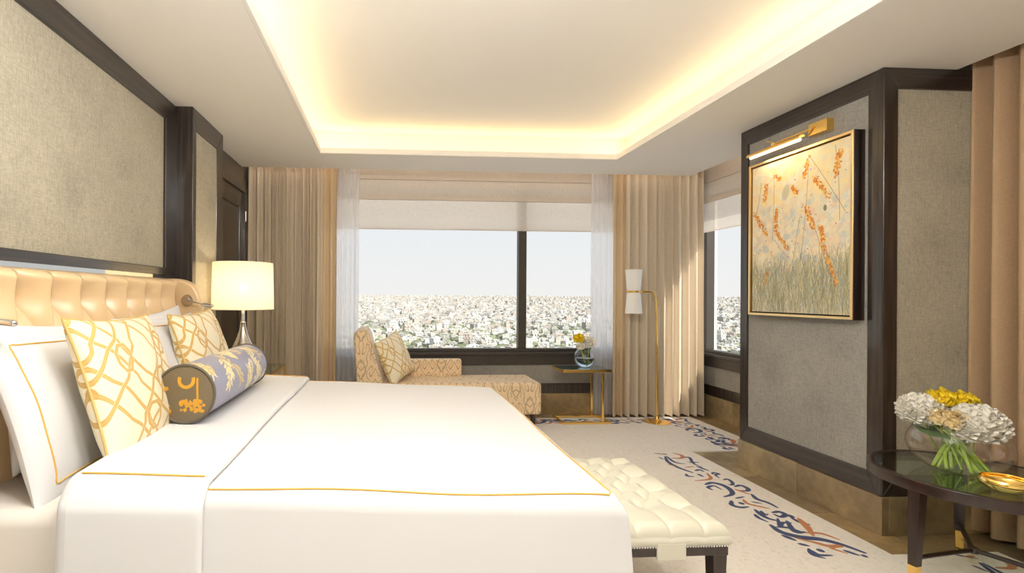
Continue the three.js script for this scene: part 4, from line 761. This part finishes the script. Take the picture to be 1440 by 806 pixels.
// ---------------------------------------------------------------- round table by the near curtain
{
  const cx = 2.66, cz = -2.115, h = 0.50, R = 0.365, t = thing('round_table', 'round dark wood table with inset glass top and gold-tipped legs', 'table', [cx, 0.0, cz]);
  part(t, 'rim', lathe([[R - 0.03, h - 0.048], [R - 0.003, h - 0.048], [R, h - 0.044], [R, h - 0.003], [R - 0.004, h + 0.002], [R - 0.026, h + 0.002], [R - 0.03, h - 0.003], [R - 0.03, h - 0.048]], 80), M.woodRed);
  part(t, 'glass_top', lathe([[0, h - 0.012], [R - 0.029, h - 0.012], [R - 0.029, h - 0.002], [R - 0.033, h], [0, h]], 80), M.tableGlass, 'green edged glass top');
  const leg = (ang, y) => { const r = lerp(0.352, 0.330, y / (h - 0.04)); return V(r * Math.cos(ang), y, r * Math.sin(ang)); };
  const angs = [Math.PI - 0.15, -0.81, 1.16];
  for (const a of angs) {
    const sw = (y0, y1, w0, w1) => { const g = new THREE.BoxGeometry(1, 1, 1, 1, 1, 1), p = g.attributes.position; for (let i = 0; i < p.count; i++) { const v = p.getY(i) + 0.5, y = lerp(y0, y1, v), c = leg(a, y), w = lerp(w0, w1, v), dx = p.getX(i) * w, dz = p.getZ(i) * w; p.setXYZ(i, c.x + dx * Math.cos(a) - dz * Math.sin(a), y, c.z + dx * Math.sin(a) + dz * Math.cos(a)); } g.computeVertexNormals(); return boxUV(g); };
    const l = part(t, 'leg', sw(0.122, h - 0.03, 0.032, 0.046), M.woodRed); part(l, 'gold_foot', sw(0.010, 0.123, 0.026, 0.0326), M.gold, 'gold foot sleeve');
    const p = leg(a, 0.155); part(t, 'stretcher', rod(V(0, 0.155, 0), p, 0.010, 12), M.woodRed);
  }
  part(t, 'stretcher_hub', new THREE.CylinderGeometry(0.018, 0.018, 0.024, 18).translate(0, 0.155, 0), M.woodRed);

  // vase with the bouquet
  const vx = 2.655, vy = h + 0.0005, vz = -2.175, v = thing('glass_bowl_vase', 'low round clear glass vase full of stems on the round table', 'vase', [vx, vy, vz]);
  const P = []; const RX = 0.178, RY = 0.135; for (let i = 0; i <= 34; i++) { const a = lerp(-HP + 0.55, HP - 0.72, i / 34); P.push([RX * Math.cos(a), RY * Math.sin(a)]); } const b0 = P[0][1]; const Q = P.map(([x, y]) => [x, y - b0]);
  part(v, 'bowl', lathe([[0, 0], ...Q, ...Q.slice().reverse().map(([x, y]) => [Math.max(0, x - 0.004), Math.max(0.006, y)]), [0, 0.006]], 64), M.glass);
  reseed(91);
  const G = 'flowers in the low glass vase', foot = () => [vx + rr(-0.075, 0.075), vy + 0.015, vz + rr(-0.075, 0.075)];
  const ax = V(0.72, 0, 0.69), place = (s, y, d) => [vx + ax.x * s - 0.69 * d * -1 * 0 + 0.69 * -d * 0 + ax.z * 0 - 0.69 * d, vy + y, vz + ax.z * s + 0.72 * d];   // s across the view, d towards the room
  flower('hydrangea', 'large ruffled white flower head on the painting side of the vase', 'hyd', M.petalWhite, place(-0.115, 0.262, 0.0), foot(), G, { scale: [1.5, 1.2, 1.5], leaves: [[0.28, 0.5, 0.09, 0.06, 1.5]] });
  flower('hydrangea', 'large ruffled white flower head leaning towards the curtain', 'hyd', M.petalWhite, place(0.052, 0.228, 0.05), foot(), G, { scale: [1.6, 1.4, 1.6], leaves: [[0.2, -0.6, 0.09, 0.05, 1.2]] });
  flower('double_tulip', 'bright yellow double tulip at the top of the bouquet', 'tulip', M.petalYellow, place(-0.055, 0.312, 0.0), foot(), G, { scale: [1.75, 1.6, 1.75] });
  flower('double_tulip', 'bright yellow double tulip next to a leaf in the bouquet', 'tulip', M.petalYellow, place(0.01, 0.31, -0.04), foot(), G, { scale: [1.6, 1.4, 1.6], leaves: [[0.1, 0.5, 0.08, 0.03, 0.4]] });
  flower('double_tulip', 'small yellow tulip tucked behind the bouquet', 'tulip', M.petalYellow, place(0.045, 0.305, -0.07), foot(), G, { scale: [1.2, 1.2, 1.2] });
  flower('rose', 'round cream rose below the yellow tulips in the bouquet', 'rose', M.petalCream, place(-0.07, 0.25, 0.07), foot(), G, { scale: [1.3, 1.3, 1.3], leaves: [[0.34, 2.6, 0.13, 0.085, 1.5], [0.4, 0.6, 0.13, 0.08, 1.6]] });
  flower('rose', 'round cream rose between the white flower heads in the bouquet', 'rose', M.petalCream, place(-0.02, 0.245, 0.09), foot(), G, { scale: [1.6, 1.4, 1.6], leaves: [[0.34, 3.6, 0.13, 0.085, 1.6], [0.42, 1.5, 0.13, 0.08, 1.4]] });
  for (let i = 0; i < 20; i++) {
    const a = rr(0, 6.28), r0 = rr(0.04, 0.105), r1 = rr(0.05, 0.11), s = thing('cut_stem', 'pale green cut flower stem standing in the low glass vase', 'stem', [vx + r0 * Math.cos(a), vy + 0.012, vz + r0 * Math.sin(a)], 0, 'cut stems in the low glass vase'), a2 = a + rr(1.6, 3.4);
    const e = V(r1 * Math.cos(a2) - r0 * Math.cos(a), rr(0.18, 0.22), r1 * Math.sin(a2) - r0 * Math.sin(a));
    part(s, 'stalk', tube([V(0, 0, 0), e.clone().multiplyScalar(0.5), e], rr(0.005, 0.0085), 12, 7), M.stem);
    if (i % 2) { const g = leafG(rr(0.08, 0.13), rr(0.04, 0.06)); g.rotateX(rr(0.6, 1.5)); g.rotateY(rr(0, 6.28)); g.translate(e.x * 0.85, e.y * 0.9, e.z * 0.85); part(s, 'leaf', g, i % 4 === 1 ? M.leafDark : M.leaf); }
  }
  one('gold_bowl', latheS([[0, 0.0], [0.03, 0.0], [0.06, 0.012], [0.082, 0.035], [0.078, 0.053], [0.074, 0.054], [0.074, 0.036], [0.055, 0.016], [0.028, 0.006], [0, 0.006]], 60, 56), std({ color: new THREE.Color(1.0, 0.70, 0.22), metalness: 1, roughness: 0.12, side: THREE.DoubleSide }), 'small polished gold bowl on the round glass table', 'bowl', [2.555, h + 0.0005, -1.915]);
}

// ---------------------------------------------------------------- the city below
{
  reseed(2024);
  const ground = (d) => -96 + 92 * Math.pow(clamp((d - 700) / 7300), 0.92);
  const tg = grid(60, 60, (u, v) => { const a = lerp(-1.15, 1.35, u), d = 350 + 9000 * v * v; return V(Math.sin(a) * d, ground(d) - 3 + 6 * fbm((u * 3) % 1, (v * 3) % 1, 5, 3, 3), -Math.cos(a) * d); }, (u, v) => [u * 60, v * 60], false);
  const gt = tex(256, 256, (u, v) => { const k = 0.8 + 0.4 * fbm(u, v, 8, 3, 4); return [206 * k, 200 * k, 184 * k]; });
  const hill = one('city_ground', tg, std({ map: gt, roughness: 1, side: THREE.DoubleSide }), 'pale hazy-toned hillside ground under the city', 'ground'); hill.userData.kind = 'structure';
  const cols = [[207, 205, 198], [199, 198, 191], [212, 211, 207], [188, 185, 177], [202, 196, 184], [175, 173, 166], [194, 184, 172]];  // greyed pale tones, the distant haze mixed into the building colours
  const bm = cols.map((c) => std({ color: S(...c), roughness: 0.95 }));
  const bodyG = (() => {      // a flat-roofed block: set-back core, projecting floor slabs and corner piers that leave real window bays, parapet and stair head
    const l = [new THREE.BoxGeometry(0.84, 1, 0.84).translate(0, 0.5, 0), new THREE.BoxGeometry(0.34, 0.16, 0.34).translate(0.15, 1.05, -0.1), new THREE.BoxGeometry(1.03, 0.06, 1.03).translate(0, 0.98, 0)];
    for (const y of [0.13, 0.40, 0.67]) l.push(new THREE.BoxGeometry(1, 0.13, 1).translate(0, y, 0));
    for (const x of [-0.42, 0, 0.42]) for (const z of [-0.42, 0.42]) l.push(new THREE.BoxGeometry(0.16, 0.97, 0.16).translate(x, 0.485, z));
    for (const x of [-0.42, 0.42]) l.push(new THREE.BoxGeometry(0.16, 0.97, 0.16).translate(x, 0.485, 0));
    return merge(l);
  })();
  const spots = [];
  for (let i = 0; i < 42000; i++) { const a = rr(-0.55, 0.98), q = rnd(), d = 620 + 7200 * Math.pow(q, 1.35); spots.push([a, d]); }
  spots.sort((p, q) => p[1] - q[1]);
  const list = [];
  for (const [a, d] of spots) {
    const far = clamp((d - 700) / 5000), w = rr(9, 19) * (1 + 0.5 * far), dp = rr(9, 18) * (1 + 0.5 * far), h = rr(6, 15) * (rnd() > 0.93 ? 1.7 : 1);
    list.push({ x: Math.sin(a) * d, z: -Math.cos(a) * d, y: ground(d) - 2, w, dp, h: h + 2, t: rr(-0.5, 0.5), c: Math.floor(rr(0, cols.length)), d, a });
  }
  const near = [], rest = [], kept = [];
  for (const b of list) {
    if (b.d < 1500 && kept.some((k) => Math.hypot(k.x - b.x, k.z - b.z) < (Math.max(k.w, k.dp) + Math.max(b.w, b.dp)) * 0.74)) continue;
    if (b.d < 1500) kept.push(b);
    (near.length < 300 && b.d > 790 && Math.sin(b.a) / Math.cos(b.a) < 0.78 && Math.tan(b.a) > -0.12 ? near : rest).push(b);
  }
  const names = ['white', 'pale grey', 'bright white', 'sandy grey', 'cream', 'grey', 'tan'];
  near.forEach((b, i) => {
    const m = one('apartment_building', bodyG, bm[b.c], `${names[b.c]} flat-roofed building in the city below the windows`, 'building', [b.x, b.y, b.z], b.t, 'nearest city buildings below the windows');
    m.scale.set(b.w, b.h, b.dp);
  });
  const im = new THREE.InstancedMesh(bodyG, std({ color: 0xffffff, roughness: 0.95 }), rest.length), q = new THREE.Quaternion(), mt = new THREE.Matrix4();
  rest.forEach((b, i) => { q.setFromAxisAngle(V(0, 1, 0), b.t); mt.compose(V(b.x, b.y, b.z), q, V(b.w, b.h, b.dp)); im.setMatrixAt(i, mt); im.setColorAt(i, S(...cols[b.c])); });
  im.name = 'city_buildings'; im.userData = { kind: 'stuff', label: 'dense spread of pale flat-roofed buildings out to the horizon', category: 'buildings' }; im.castShadow = im.receiveShadow = true; scene.add(im);
  const tn = 5200, ti = new THREE.InstancedMesh(new THREE.IcosahedronGeometry(1, 1), std({ color: 0xffffff, roughness: 1 }), tn);
  for (let i = 0; i < tn; i++) { const a = rr(-0.5, 0.95), d = 650 + 3600 * Math.pow(rnd(), 1.6), s = rr(3, 8); mt.compose(V(Math.sin(a) * d, ground(d) + 3, -Math.cos(a) * d), q.identity(), V(s * rr(1, 2.2), s, s * rr(1, 2))); ti.setMatrixAt(i, mt); const k = rr(0.8, 1.15); ti.setColorAt(i, S(128 * k, 134 * k, 104 * k)); }
  ti.name = 'city_trees'; ti.userData = { kind: 'stuff', label: 'dull green trees scattered among the city buildings', category: 'trees' }; ti.castShadow = ti.receiveShadow = true; scene.add(ti);
}
renderer.render(scene, camera);
